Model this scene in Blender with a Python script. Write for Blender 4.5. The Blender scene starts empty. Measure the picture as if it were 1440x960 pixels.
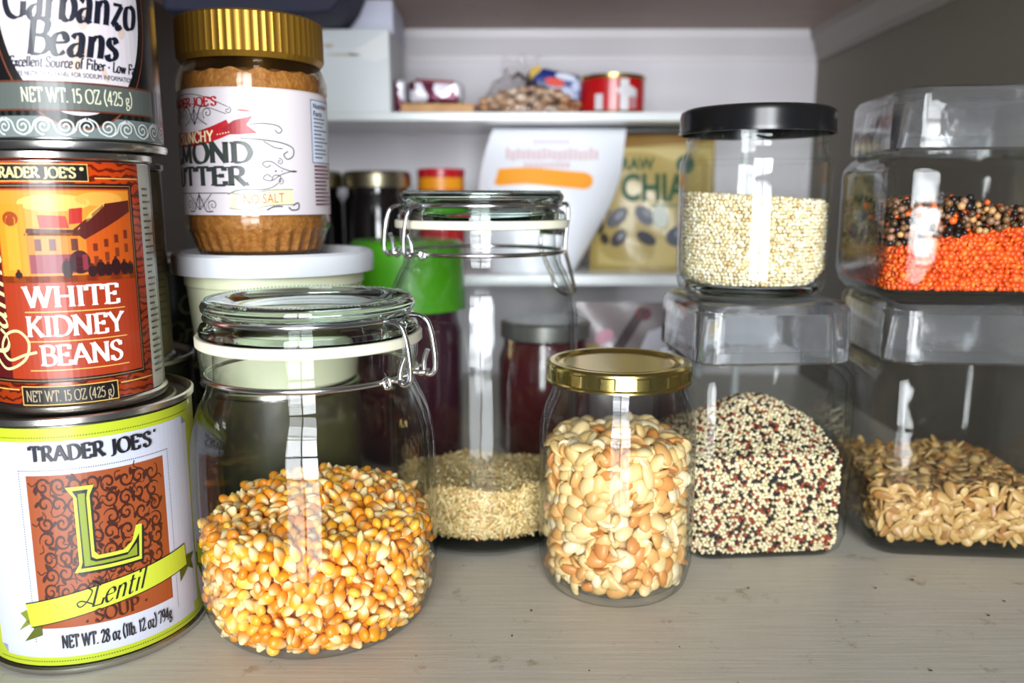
import bpy, bmesh, math, random
import numpy as np
from mathutils import Vector, Matrix
random.seed(7); rng = np.random.default_rng(11)
PI = math.pi; S = bpy.context.scene; C = S.collection
R = math.radians

# ------------------------------------------------------------------ camera, light, exposure
cam_data = bpy.data.cameras.new('camera'); cam = bpy.data.objects.new('camera', cam_data); C.objects.link(cam)
cam.location = (0, 0, .211); cam.rotation_euler = (R(90 - 9.87), 0, 0)
cam_data.sensor_width = 36; cam_data.lens = 28.75; cam_data.clip_start = .01
cam_data.dof.use_dof = True; cam_data.dof.focus_distance = .39; cam_data.dof.aperture_fstop = 5.6
S.camera = cam
S.view_settings.view_transform = 'Standard'; S.view_settings.look = 'None'
S.view_settings.exposure = 0.06; S.view_settings.gamma = 1
S.cycles.transparent_max_bounces = 48; S.cycles.max_bounces = 14
S.cycles.transmission_bounces = 12; S.cycles.glossy_bounces = 6; S.cycles.diffuse_bounces = 5
S.cycles.caustics_refractive = False; S.cycles.caustics_reflective = False
w = bpy.data.worlds.new('room_world'); S.world = w; w.use_nodes = True
w.node_tree.nodes['Background'].inputs[0].default_value = (.80, .84, .95, 1)
w.node_tree.nodes['Background'].inputs[1].default_value = .08
# tall divided window of the room, behind the camera: two columns by four rows of panes
for i in range(2):
    for j in range(4):
        L = bpy.data.lights.new('window_pane_light', 'AREA'); L.shape = 'RECTANGLE'
        L.size = .72; L.size_y = .76; L.energy = (13, 34, 40, 27)[j] * (.85, 1.15)[i]; L.color = (.93, .97, 1.0)
        o = bpy.data.objects.new('window_pane_light', L); C.objects.link(o)
        o.location = (-.46 + i * .80, -2.6, -.95 + j * .85); o.rotation_euler = (R(90), 0, 0)

# ------------------------------------------------------------------ materials
def nodes(name):
    m = bpy.data.materials.new(name); m.use_nodes = True
    nt = m.node_tree; return m, nt, nt.nodes['Principled BSDF']
def rgba(c): return (c[0], c[1], c[2], 1)
def srgb(r, g, b):
    f = lambda v: ((v / 255 + .055) / 1.055) ** 2.4 if v > 10 else v / 255 / 12.92
    return (f(r), f(g), f(b))
def mat(name, col, rough=.5, metal=0, spec=.5, coat=0, bump=0, bscale=200, var=None, vscale=40, trans=0, alpha=1, sss=0, aniso=0):
    m, nt, p = nodes(name)
    p.inputs['Base Color'].default_value = rgba(col); p.inputs['Roughness'].default_value = rough
    p.inputs['Metallic'].default_value = metal; p.inputs['Specular IOR Level'].default_value = spec
    p.inputs['Coat Weight'].default_value = coat; p.inputs['Coat Roughness'].default_value = .08
    p.inputs['Transmission Weight'].default_value = trans
    if sss: p.inputs['Subsurface Weight'].default_value = sss; p.inputs['Subsurface Scale'].default_value = .003
    tc = nt.nodes.new('ShaderNodeTexCoord')
    if var:
        n = nt.nodes.new('ShaderNodeTexNoise'); n.inputs['Scale'].default_value = vscale; n.inputs['Detail'].default_value = 6
        nt.links.new(tc.outputs['Object'], n.inputs['Vector'])
        r = nt.nodes.new('ShaderNodeValToRGB'); r.color_ramp.elements[0].position = .35; r.color_ramp.elements[1].position = .65
        r.color_ramp.elements[0].color = rgba(col); r.color_ramp.elements[1].color = rgba(var)
        nt.links.new(n.outputs[0], r.inputs[0]); nt.links.new(r.outputs[0], p.inputs['Base Color'])
    if bump:
        n = nt.nodes.new('ShaderNodeTexNoise'); n.inputs['Scale'].default_value = bscale; n.inputs['Detail'].default_value = 4
        nt.links.new(tc.outputs['Object'], n.inputs['Vector'])
        b = nt.nodes.new('ShaderNodeBump'); b.inputs['Strength'].default_value = bump; b.inputs['Distance'].default_value = .002
        nt.links.new(n.outputs[0], b.inputs['Height']); nt.links.new(b.outputs[0], p.inputs['Normal'])
    return m
def colmat(name, rough=.45, coat=0, sss=0, bump=0, bscale=300, spec=.5):
    m, nt, p = nodes(name)
    a = nt.nodes.new('ShaderNodeAttribute'); a.attribute_name = 'col'
    nt.links.new(a.outputs['Color'], p.inputs['Base Color'])
    p.inputs['Roughness'].default_value = rough; p.inputs['Coat Weight'].default_value = coat; p.inputs['Coat Roughness'].default_value = .1
    p.inputs['Specular IOR Level'].default_value = spec
    if sss: p.inputs['Subsurface Weight'].default_value = sss; p.inputs['Subsurface Scale'].default_value = .002
    if bump:
        tc = nt.nodes.new('ShaderNodeTexCoord')
        n = nt.nodes.new('ShaderNodeTexNoise'); n.inputs['Scale'].default_value = bscale
        nt.links.new(tc.outputs['Object'], n.inputs['Vector'])
        b = nt.nodes.new('ShaderNodeBump'); b.inputs['Strength'].default_value = bump; b.inputs['Distance'].default_value = .001
        nt.links.new(n.outputs[0], b.inputs['Height']); nt.links.new(b.outputs[0], p.inputs['Normal'])
    return m
def thin_glass(name, tint=(.99, .995, .992), edge=(.50, .57, .55), rough=.025, bump=.12, bscale=28, refl=.028):
    m = bpy.data.materials.new(name); m.use_nodes = True; nt = m.node_tree; N = nt.nodes; Lk = nt.links
    N.remove(N['Principled BSDF']); out = N['Material Output']
    lw = N.new('ShaderNodeLayerWeight'); lw.inputs['Blend'].default_value = .5
    pw = N.new('ShaderNodeMath'); pw.operation = 'POWER'; pw.inputs[1].default_value = 4.5; Lk.new(lw.outputs['Facing'], pw.inputs[0])
    ma = N.new('ShaderNodeMath'); ma.operation = 'MULTIPLY_ADD'; ma.inputs[1].default_value = .85; ma.inputs[2].default_value = refl; Lk.new(pw.outputs[0], ma.inputs[0])
    p2 = N.new('ShaderNodeMath'); p2.operation = 'POWER'; p2.inputs[1].default_value = 5; Lk.new(lw.outputs['Facing'], p2.inputs[0])
    mx = N.new('ShaderNodeMix'); mx.data_type = 'RGBA'; mx.inputs[6].default_value = rgba(tint); mx.inputs[7].default_value = rgba(edge); Lk.new(p2.outputs[0], mx.inputs[0])
    tr = N.new('ShaderNodeBsdfTransparent'); Lk.new(mx.outputs[2], tr.inputs[0])
    gl = N.new('ShaderNodeBsdfGlossy'); gl.inputs['Roughness'].default_value = rough
    tc = N.new('ShaderNodeTexCoord'); n = N.new('ShaderNodeTexNoise'); n.inputs['Scale'].default_value = bscale; Lk.new(tc.outputs['Object'], n.inputs['Vector'])
    b = N.new('ShaderNodeBump'); b.inputs['Strength'].default_value = bump; b.inputs['Distance'].default_value = .004; Lk.new(n.outputs[0], b.inputs['Height']); Lk.new(b.outputs[0], gl.inputs['Normal'])
    ms = N.new('ShaderNodeMixShader'); Lk.new(ma.outputs[0], ms.inputs[0]); Lk.new(tr.outputs[0], ms.inputs[1]); Lk.new(gl.outputs[0], ms.inputs[2])
    Lk.new(ms.outputs[0], out.inputs['Surface']); return m
def real_glass(name, tint=(.93, .98, .96), rough=.01, bump=.0, bscale=60):
    m = mat(name, tint, rough, trans=1, bump=bump, bscale=bscale); m.node_tree.nodes['Principled BSDF'].inputs['IOR'].default_value = 1.45; return m

M_GLASS = thin_glass('clear_glass')
M_GLASSG = thin_glass('greenish_glass', tint=(.985, .993, .99), edge=(.42, .52, .49))
M_LID = real_glass('moulded_lid_glass', (.80, .93, .87), .02)
M_SQLID = real_glass('square_lid_glass', (.93, .96, .99), .10, bump=.25, bscale=45)
M_SQLID.node_tree.nodes['Principled BSDF'].inputs['Transmission Weight'].default_value = .955
M_BASEG = real_glass('thick_base_glass', (.75, .85, .80), .02)
M_WIRE = mat('bright_steel_wire', (.72, .72, .74), .18, 1)
M_CAN = mat('tin_can_metal', (.62, .60, .57), .25, 1, bump=.03)
M_CANTOP = mat('worn_can_end', (.34, .31, .27), .42, 1, bump=.05, bscale=90, var=(.22, .20, .17), vscale=60)
M_RUBBER = mat('cream_rubber', srgb(226, 222, 200), .55)
M_GOLD = mat('gold_lid_metal', (.62, .50, .16), .22, 1, bump=.04, bscale=120)
M_GOLDP = mat('gold_ribbed_plastic', srgb(156, 116, 40), .36, .7)
M_BLACK = mat('black_lacquered_lid', (.006, .006, .007), .22, 0, .6)
M_PRINT = colmat('label_ink', .4, .10)
M_PRINTB = colmat('bag_ink', .55)
M_GRAIN = colmat('dry_grain', .42, .12, .0)
M_MATTEG = colmat('matte_grain', .6)

# ------------------------------------------------------------------ mesh helpers
def finish(bm, sharp=38):
    for f in bm.faces: f.smooth = True
    for e in bm.edges:
        if len(e.link_faces) == 2 and e.calc_face_angle(0) > R(sharp): e.smooth = False
def ob(name, bm, m, parent=None, sharp=38, loc=None):
    if isinstance(bm, bmesh.types.BMesh):
        if sharp: finish(bm, sharp)
        me = bpy.data.meshes.new(name); bm.to_mesh(me); bm.free()
    else: me = bm
    if m and not me.materials: me.materials.append(m)
    o = bpy.data.objects.new(name, me); C.objects.link(o)
    if parent: o.parent = parent
    if loc: o.location = loc
    return o
def thing(name, label, cat, loc=(0, 0, 0), rot=0, group=None):
    o = bpy.data.objects.new(name, None); o.empty_display_size = .02; C.objects.link(o)
    o.location = loc; o.rotation_euler = (0, 0, R(rot)); return tag(o, label, cat, group)
def tag(o, label, cat, group=None):
    o['label'] = label; o['category'] = cat
    if group: o['group'] = group
    return o
def struct(o): o['kind'] = 'structure'; return o
def box(bm, a, b, bev=0):
    r = bmesh.ops.create_cube(bm, size=1)
    vs = r['verts']
    for v in vs: v.co = Vector([(a[i] + b[i]) / 2 + v.co[i] * (b[i] - a[i]) for i in range(3)])
    if bev:
        es = list({e for v in vs for e in v.link_edges})
        bmesh.ops.bevel(bm, geom=es, offset=bev, segments=2, affect='EDGES', profile=.6)
    return bm
def B(a, b, bev=0): return box(bmesh.new(), a, b, bev)
def lathe(prof, seg=96, bm=None, rmod=None):
    bm = bm or bmesh.new(); rings = []
    for r, z in prof:
        if r < 1e-6: rings.append([bm.verts.new((0, 0, z))])
        else:
            rg = []
            for k in range(seg):
                a = 2 * PI * k / seg; rr = r * (rmod(a, r, z) if rmod else 1)
                rg.append(bm.verts.new((rr * math.cos(a), rr * math.sin(a), z)))
            rings.append(rg)
    for A, D in zip(rings, rings[1:]):
        if len(A) == 1 and len(D) == 1: continue
        for k in range(seg):
            q = (k + 1) % seg
            if len(A) == 1: bm.faces.new((A[0], D[q], D[k]))
            elif len(D) == 1: bm.faces.new((A[k], A[q], D[0]))
            else: bm.faces.new((A[k], A[q], D[q], D[k]))
    bmesh.ops.recalc_face_normals(bm, faces=bm.faces); return bm
def curve_prof(pts, n=6):
    """smooth a (r,z) profile with Catmull-Rom"""
    out = []
    P = [pts[0]] + list(pts) + [pts[-1]]
    for i in range(1, len(P) - 2):
        p0, p1, p2, p3 = P[i - 1], P[i], P[i + 1], P[i + 2]
        for k in range(n):
            t = k / n
            out.append(tuple(.5 * ((2 * p1[j]) + (-p0[j] + p2[j]) * t + (2 * p0[j] - 5 * p1[j] + 4 * p2[j] - p3[j]) * t * t + (-p0[j] + 3 * p1[j] - 3 * p2[j] + p3[j]) * t ** 3) for j in range(len(p1))))
    out.append(tuple(pts[-1])); return out
def tube(path, r, closed=False, bm=None, seg=10, flat=1):
    bm = bm or bmesh.new(); P = [Vector(p) for p in path]; n = len(P); rings = []
    up = None
    for i in range(n):
        t = (P[(i + 1) % n] - P[(i - 1) % n]) if closed else (P[min(i + 1, n - 1)] - P[max(i - 1, 0)])
        t.normalize()
        if up is None: up = Vector((0, 0, 1)) if abs(t.z) < .9 else Vector((1, 0, 0))
        s = t.cross(up); s.normalize(); up = s.cross(t); up.normalize()
        rings.append([bm.verts.new(P[i] + s * r * math.cos(2 * PI * k / seg) + up * r * flat * math.sin(2 * PI * k / seg)) for k in range(seg)])
    for i in range(n if closed else n - 1):
        A, D = rings[i], rings[(i + 1) % n]
        for k in range(seg): bm.faces.new((A[k], A[(k + 1) % seg], D[(k + 1) % seg], D[k]))
    if not closed: bm.faces.new(rings[0][::-1]); bm.faces.new(rings[-1])
    bmesh.ops.recalc_face_normals(bm, faces=bm.faces); return bm
def outline(wd, c, n=7):
    """rounded / chamfered square outline, half width wd, corner radius c"""
    pts = []
    for q in range(4):
        cx, cy = [(1, 1), (-1, 1), (-1, -1), (1, -1)][q]
        for k in range(n):
            a = q * PI / 2 + PI / 2 * k / (n - 1)
            x0, y0 = cx * (wd - c) + c * math.cos(a), cy * (wd - c) + c * math.sin(a)
            pts.append((x0, y0))
    return pts
def loft(rings, close=True):
    """rings: list of (outline pts, z)"""
    bm = bmesh.new(); V = []
    for pts, z in rings: V.append([bm.verts.new((x, y, z)) for x, y in pts])
    n = len(V[0])
    for A, D in zip(V, V[1:]):
        for k in range(n): bm.faces.new((A[k], A[(k + 1) % n], D[(k + 1) % n], D[k]))
    if close: bm.faces.new(V[0]); bm.faces.new(V[-1])
    bmesh.ops.recalc_face_normals(bm, faces=bm.faces); return bm

# ------------------------------------------------------------------ lettering: a drawn serif alphabet (strokes of a broad nib)
GL = {
'A': (.86, '.06,0 .42,1;.40,1 .80,0;.20,.36 .64,.36', '.06,0 .80,0'),
'B': (.72, '.16,0 .16,1;~.16,.98 .40,.98 .58,.90 .60,.75 .50,.57 .16,.53;~.30,.53 .56,.50 .68,.36 .66,.16 .48,.02 .16,.02', '.12,0 .12,1'),
'C': (.80, '~.74,.74 .66,.92 .46,.99 .22,.88 .07,.62 .07,.36 .22,.11 .46,.01 .66,.07 .77,.24;.74,.70 .74,.98', ''),
'D': (.86, '.16,0 .16,1;~.16,.98 .44,.97 .66,.86 .79,.62 .79,.38 .66,.14 .44,.03 .16,.02', '.12,0 .12,1'),
'E': (.68, '.16,0 .16,1;.16,.98 .60,.98;.16,.52 .48,.52;.16,.02 .62,.02;.60,.78 .60,.99;.48,.42 .48,.63;.62,.01 .63,.24', '.12,0 .12,1'),
'F': (.64, '.16,0 .16,1;.16,.98 .60,.98;.16,.52 .48,.52;.60,.78 .60,.99;.48,.42 .48,.63', '.16,0 .12,1'),
'G': (.86, '~.76,.76 .66,.92 .46,.99 .22,.88 .07,.62 .07,.36 .22,.11 .46,.01 .66,.05 .74,.14;.74,.06 .74,.42;.76,.70 .76,.98', '.74,.42'),
'H': (.88, '.16,0 .16,1;.72,0 .72,1;.16,.52 .72,.52', '.16,0 .16,1 .72,0 .72,1'),
'I': (.34, '.17,0 .17,1', '.17,0 .17,1'),
'J': (.46, '~.28,1 .28,.60 .28,.15 .20,-.05 .03,-.10', '.28,1'),
'K': (.84, '.16,0 .16,1;.20,.42 .66,.98;.34,.58 .74,0', '.16,0 .16,1 .66,1 .74,0'),
'L': (.66, '.16,0 .16,1;.16,.02 .60,.02;.60,.01 .63,.28', '.16,0 .16,1'),
'M': (1.04, '.14,0 .16,1;.16,1 .52,.08;.52,.08 .86,1;.86,0 .86,1', '.14,0 .14,1 .88,0 .88,1'),
'N': (.90, '.14,0 .14,1;.12,1 .74,.02;.74,0 .74,1', '.14,0 .10,1 .74,1'),
'O': (.90, '~.45,.99 .20,.90 .07,.64 .07,.36 .20,.10 .45,.01 .70,.10 .83,.36 .83,.64 .70,.90 .45,.99', ''),
'P': (.68, '.16,0 .16,1;~.16,.98 .44,.98 .60,.88 .63,.72 .56,.53 .40,.46 .16,.46', '.16,0 .12,1'),
'Q': (.90, '~.45,.99 .20,.90 .07,.64 .07,.36 .20,.10 .45,.01 .70,.10 .83,.36 .83,.64 .70,.90 .45,.99;.45,.2 .85,-.15', ''),
'R': (.78, '.16,0 .16,1;~.16,.98 .42,.98 .57,.89 .60,.74 .54,.57 .38,.50 .16,.50;.36,.50 .72,0', '.16,0 .12,1 .74,0'),
'S': (.62, '~.52,.78 .46,.93 .30,.99 .13,.90 .09,.74 .18,.60 .42,.46 .54,.32 .52,.14 .38,.02 .20,.03 .08,.20;.53,.74 .53,.96;.08,.03 .08,.26', ''),
'T': (.76, '.38,0 .38,1;.05,.98 .71,.98;.05,.75 .05,.99;.71,.75 .71,.99', '.38,0'),
'U': (.86, '~.15,1 .15,.50 .18,.18 .34,.02 .52,.02 .68,.16 .71,.45 .71,1', '.15,1 .71,1'),
'V': (.86, '.08,1 .44,0;.42,0 .78,1', '.08,1 .78,1'),
'W': (1.2, '.06,1 .36,0;.34,0 .60,1;.58,1 .86,0;.84,0 1.12,1', '.06,1 .60,1 1.12,1'),
'X': (.80, '.10,1 .68,0;.12,0 .66,1', '.10,1 .68,0 .12,0 .66,1'),
'Y': (.82, '.08,1 .41,.46;.74,1 .41,.46;.41,.46 .41,0', '.08,1 .74,1 .41,0'),
'Z': (.72, '.08,.98 .64,.98;.64,.98 .08,.02;.08,.02 .66,.02;.08,.76 .08,.99;.66,.01 .66,.26', ''),
'0': (.62, '~.31,.99 .14,.85 .08,.5 .14,.15 .31,.01 .48,.15 .54,.5 .48,.85 .31,.99', ''),
'1': (.40, '.22,0 .22,1;.22,.97 .08,.84', '.22,0'),
'2': (.60, '~.10,.74 .16,.92 .32,.99 .48,.88 .48,.68 .34,.42 .08,.03;.08,.03 .54,.03;.54,.02 .56,.2', ''),
'4': (.64, '.42,0 .42,1;.42,1 .05,.30;.05,.30 .60,.30', '.42,0'),
'5': (.58, '.14,.97 .50,.97;.14,.97 .12,.55;~.12,.55 .32,.61 .50,.48 .50,.2 .34,.02 .08,.08', ''),
'7': (.58, '.06,.97 .54,.97;.54,.97 .22,0;.06,.8 .06,.98', ''),
'8': (.60, '~.30,.99 .14,.88 .14,.68 .30,.54 .48,.38 .50,.14 .30,.01 .10,.14 .12,.38 .30,.54 .46,.70 .46,.88 .30,.99', ''),
'9': (.60, '~.50,.66 .38,.46 .18,.46 .08,.70 .18,.94 .38,.98 .50,.80 .50,.5 .40,.15 .14,.02', ''),
'a': (.56, '~.12,.50 .22,.62 .36,.60 .42,.46 .42,.12 .46,.02 .54,.04;~.42,.38 .20,.32 .08,.16 .16,.02 .30,.03 .42,.16', ''),
'b': (.60, '.14,0 .14,1;~.14,.42 .26,.60 .42,.60 .53,.42 .53,.2 .42,.02 .26,.01 .14,.12', '.10,1'),
'c': (.50, '~.44,.50 .34,.61 .18,.57 .08,.38 .10,.14 .24,.01 .38,.04 .46,.16', ''),
'd': (.62, '.46,0 .46,1;~.46,.42 .34,.60 .18,.60 .07,.42 .07,.2 .18,.02 .34,.01 .46,.12', '.42,1 .50,0'),
'e': (.52, '~.09,.34 .46,.38 .42,.56 .28,.62 .12,.52 .07,.28 .16,.06 .30,.01 .46,.12', ''),
'f': (.38, '~.40,.93 .32,1.0 .20,.92 .17,.74 .17,.4 .17,0;.04,.60 .34,.60', '.17,0'),
'g': (.54, '~.26,.62 .11,.55 .09,.36 .22,.25 .38,.32 .42,.48 .36,.59 .26,.62;~.40,.58 .52,.62;~.14,.28 .10,.14 .40,.08 .48,-.08 .38,-.24 .14,-.24 .06,-.12 .18,.02', ''),
'h': (.62, '.14,0 .14,1;~.14,.42 .28,.60 .42,.58 .48,.42 .48,0', '.14,0 .48,0 .10,1'),
'i': (.30, '.15,0 .15,.60;.15,.80 .15,.92', '.15,0 .11,.60'),
'l': (.30, '.15,0 .15,1', '.15,0 .11,1'),
'm': (.92, '.14,0 .14,.60;~.14,.42 .26,.60 .38,.58 .44,.42 .44,0;~.44,.42 .58,.60 .70,.58 .76,.42 .76,0', '.10,.60 .14,0 .44,0 .76,0'),
'n': (.62, '.14,0 .14,.60;~.14,.42 .28,.60 .42,.58 .48,.42 .48,0', '.10,.60 .14,0 .48,0'),
'o': (.56, '~.28,.62 .12,.54 .07,.32 .12,.08 .28,0 .44,.08 .49,.32 .44,.54 .28,.62', ''),
'r': (.44, '.14,0 .14,.60;~.14,.40 .26,.58 .40,.58;.40,.50 .40,.60', '.14,0 .10,.60'),
's': (.44, '~.36,.48 .28,.60 .14,.60 .09,.46 .20,.35 .34,.26 .38,.12 .26,0 .12,.03 .07,.14', ''),
't': (.38, '~.16,.82 .16,.4 .16,.10 .24,0 .36,.06;.04,.60 .34,.60', ''),
'u': (.62, '~.14,.60 .14,.20 .20,.02 .34,.02 .46,.18;.48,0 .48,.60', '.10,.60 .44,.60'),
'w': (.84, '.06,.60 .26,0;.26,0 .42,.60;.42,.60 .60,0;.60,0 .76,.60', '.06,.60 .76,.60'),
'x': (.54, '.08,.60 .46,0;.08,0 .44,.60', '.08,.6 .46,0 .08,0 .44,.6'),
'z': (.52, '.08,.59 .44,.59;.44,.59 .08,.02;~.08,.02 .22,.08 .34,-.06 .46,.04', ''),
'.': (.22, '.10,0 .10,.10', ''), "'": (.22, '.12,.98 .08,.72', ''), '(': (.34, '~.28,1.1 .10,.75 .08,.3 .28,-.12', ''),
')': (.34, '~.06,1.1 .24,.75 .26,.3 .06,-.12', ''), '*': (.30, '.15,.30 .15,.48', ''), '-': (.3, '.04,.4 .26,.4', ''),
}
def crom(P, n=5):
    return curve_prof([tuple(p) for p in P], n)
class Flat:
    """flat print in label coordinates (metres: u along, v up), one colour per face, stacked in thin layers"""
    def __init__(s): s.tr = (1, 0, 1, 0); s.bm = bmesh.new(); s.lay = s.bm.loops.layers.float_color.new('col'); s.z = 1
    def face(s, pts, col):
        z = s.z * .00005
        a, b, c, d = s.tr
        try: f = s.bm.faces.new([s.bm.verts.new((x * a + b, y * c + d, z)) for x, y in pts])
        except ValueError: return
        for l in f.loops: l[s.lay] = rgba(col)
    def up(s): s.z += 1; return s
    def rect(s, x0, y0, x1, y1, col): s.face([(x0, y0), (x1, y0), (x1, y1), (x0, y1)], col)
    def ell(s, cx, cy, rx, ry, col, rot=0, n=40, a0=0, a1=2 * PI):
        cr, sr = math.cos(rot), math.sin(rot); P = []
        for k in range(n):
            a = a0 + (a1 - a0) * k / n; x, y = rx * math.cos(a), ry * math.sin(a); P.append((cx + x * cr - y * sr, cy + x * sr + y * cr))
        s.face(P, col)
    def frame(s, x0, y0, x1, y1, t, col):
        s.rect(x0, y0, x1, y0 + t, col); s.rect(x0, y1 - t, x1, y1, col); s.rect(x0, y0, x0 + t, y1, col); s.rect(x1 - t, y0, x1, y1, col)
    def stroke(s, P, wd, col, taper=False, nib=None):
        P = [Vector(p) for p in P]; n = len(P); Ls = []
        for i in range(n):
            t = P[min(i + 1, n - 1)] - P[max(i - 1, 0)]
            if t.length < 1e-9: t = Vector((0, 1))
            t.normalize(); ww = wd
            if nib: thin, thick, ang = nib; ww = thin + (thick - thin) * abs(t.x * math.sin(ang) - t.y * math.cos(ang))
            if taper: ww = wd * (.25 + .75 * math.sin(PI * min(1, max(0, (i + .3) / n))))
            nn = Vector((-t.y, t.x)) * ww / 2; Ls.append((P[i] + nn, P[i] - nn))
        for a, b in zip(Ls, Ls[1:]): s.face([tuple(a[0]), tuple(a[1]), tuple(b[1]), tuple(b[0])], col)
    def spiral(s, cx, cy, r0, r1, a0, turns, wd, col, n=26, taper=False):
        P = [(cx + (r0 + (r1 - r0) * k / n) * math.cos(a0 + turns * 2 * PI * k / n), cy + (r0 + (r1 - r0) * k / n) * math.sin(a0 + turns * 2 * PI * k / n)) for k in range(n + 1)]
        s.stroke(P, wd, col, taper); return P
    def text(s, txt, x, y, h, col, width=None, thick=.15, thin=.045, slant=0, serif=.13, track=.02, align='c', rise=0, vertical=False):
        """serif lettering; x,y = anchor on the baseline; width = total width wanted"""
        tot = sum((GL[c][0] if c in GL else .34) + track for c in txt)
        sx = (width / (tot * h)) if width else 1
        W = tot * h * sx; x0 = {'c': -W / 2, 'l': 0, 'r': -W}[align]
        pen = 0
        for c in txt:
            if c not in GL: pen += .34 + track; continue
            gw, st, sf = GL[c]
            def T(px, py):
                X = (pen + px + slant * py) * h * sx + x0; Y = py * h + rise * X
                return (x - Y, y + X) if vertical else (x + X, y + Y)
            for one in st.split(';'):
                sm = one.startswith('~'); pts = [tuple(map(float, q.split(','))) for q in one.lstrip('~').split()]
                if sm: pts = crom(pts, 4)
                Pn = [Vector(p) for p in pts]; n = len(Pn)
                Ls = []
                for i in range(n):
                    t = Pn[min(i + 1, n - 1)] - Pn[max(i - 1, 0)]
                    if t.length < 1e-9: continue
                    t.normalize(); ww = thin + (thick - thin) * abs(t.x * math.sin(.25) - t.y * math.cos(.25))
                    nn = Vector((-t.y, t.x)) * ww / 2; Ls.append((Pn[i] + nn, Pn[i] - nn))
                for a, b in zip(Ls, Ls[1:]): s.face([T(*a[0]), T(*a[1]), T(*b[1]), T(*b[0])], col)
            if serif:
                for q in sf.split():
                    px, py = map(float, q.split(',')); d = thin * .9 * (1 if py < .3 else -1)
                    s.face([T(px - serif, py), T(px + serif, py), T(px + serif, py + d), T(px - serif, py + d)], col)
                    s.face([T(px - serif * .55, py + d), T(px + serif * .55, py + d), T(px + thick * .4, py + d * 2.4), T(px - thick * .4, py + d * 2.4)], col)
            pen += gw + track
    def sans(s, txt, x, y, h, col, width=None, bold=0, align='c', rise=0):
        cu = bpy.data.curves.new('t', 'FONT'); cu.body = txt; cu.size = 1.0; cu.offset = bold; cu.resolution_u = 3
        o = bpy.data.objects.new('t', cu); me = bpy.data.meshes.new_from_object(o)
        co = np.array([v.co[:2] for v in me.vertices]);
        if len(co) == 0: return
        mn, mx = co.min(0), co.max(0); k = h / .7; sx = width / ((mx[0] - mn[0]) * k) if width else 1
        off = {'c': -(mn[0] + mx[0]) / 2, 'l': -mn[0], 'r': -mx[0]}[align]
        for p in me.polygons:
            pts = []
            for i in p.vertices:
                X = (co[i][0] + off) * k * sx; pts.append((x + X, y + co[i][1] * k + rise * X))
            s.face(pts, col)
        bpy.data.meshes.remove(me); bpy.data.objects.remove(o); bpy.data.curves.remove(cu)
    def emit(s, name, m, parent, fn, step=.0025):
        bm = s.bm
        if not bm.verts: return None
        if step:
            us = [v.co.x for v in bm.verts]; u0, u1 = min(us), max(us); k = math.floor(u0 / step) + 1
            bmesh.ops.triangulate(bm, faces=[f for f in bm.faces if len(f.verts) > 4])
            while k * step < u1:
                bmesh.ops.bisect_plane(bm, geom=bm.verts[:] + bm.edges[:] + bm.faces[:], plane_co=(k * step, 0, 0), plane_no=(1, 0, 0)); k += 1
        for v in bm.verts: v.co = fn(v.co.x, v.co.y, v.co.z)
        for f in bm.faces: f.smooth = False
        return ob(name, bm, m, parent, sharp=0)
def cylmap(rad): return lambda u, v, e: Vector(((rad + e) * math.sin(u / rad), -(rad + e) * math.cos(u / rad), v))
def frontmap(y): return lambda u, v, e: Vector((u, y - e, v))
def sheet(rad, z0, z1, u0, u1, n=72):
    """curved paper label with uv = (u,v) in decimetres"""
    bm = bmesh.new(); uvl = bm.loops.layers.uv.new('UVMap'); A, D = [], []
    full = abs(u1 - u0) >= 2 * PI * rad - 1e-6
    for k in range(n + 1):
        u = u0 + (u1 - u0) * k / n; a = u / rad
        A.append((bm.verts.new((rad * math.sin(a), -rad * math.cos(a), z0)), u)); D.append((bm.verts.new((rad * math.sin(a), -rad * math.cos(a), z1)), u))
    for k in range(n):
        f = bm.faces.new((A[k][0], A[k + 1][0], D[k + 1][0], D[k][0])); f.smooth = True
        for l, (uu, vv) in zip(f.loops, ((A[k][1], z0), (A[k + 1][1], z0), (D[k + 1][1], z1), (D[k][1], z1))): l[uvl].uv = (uu * 10, vv * 10)
    return bm

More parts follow.
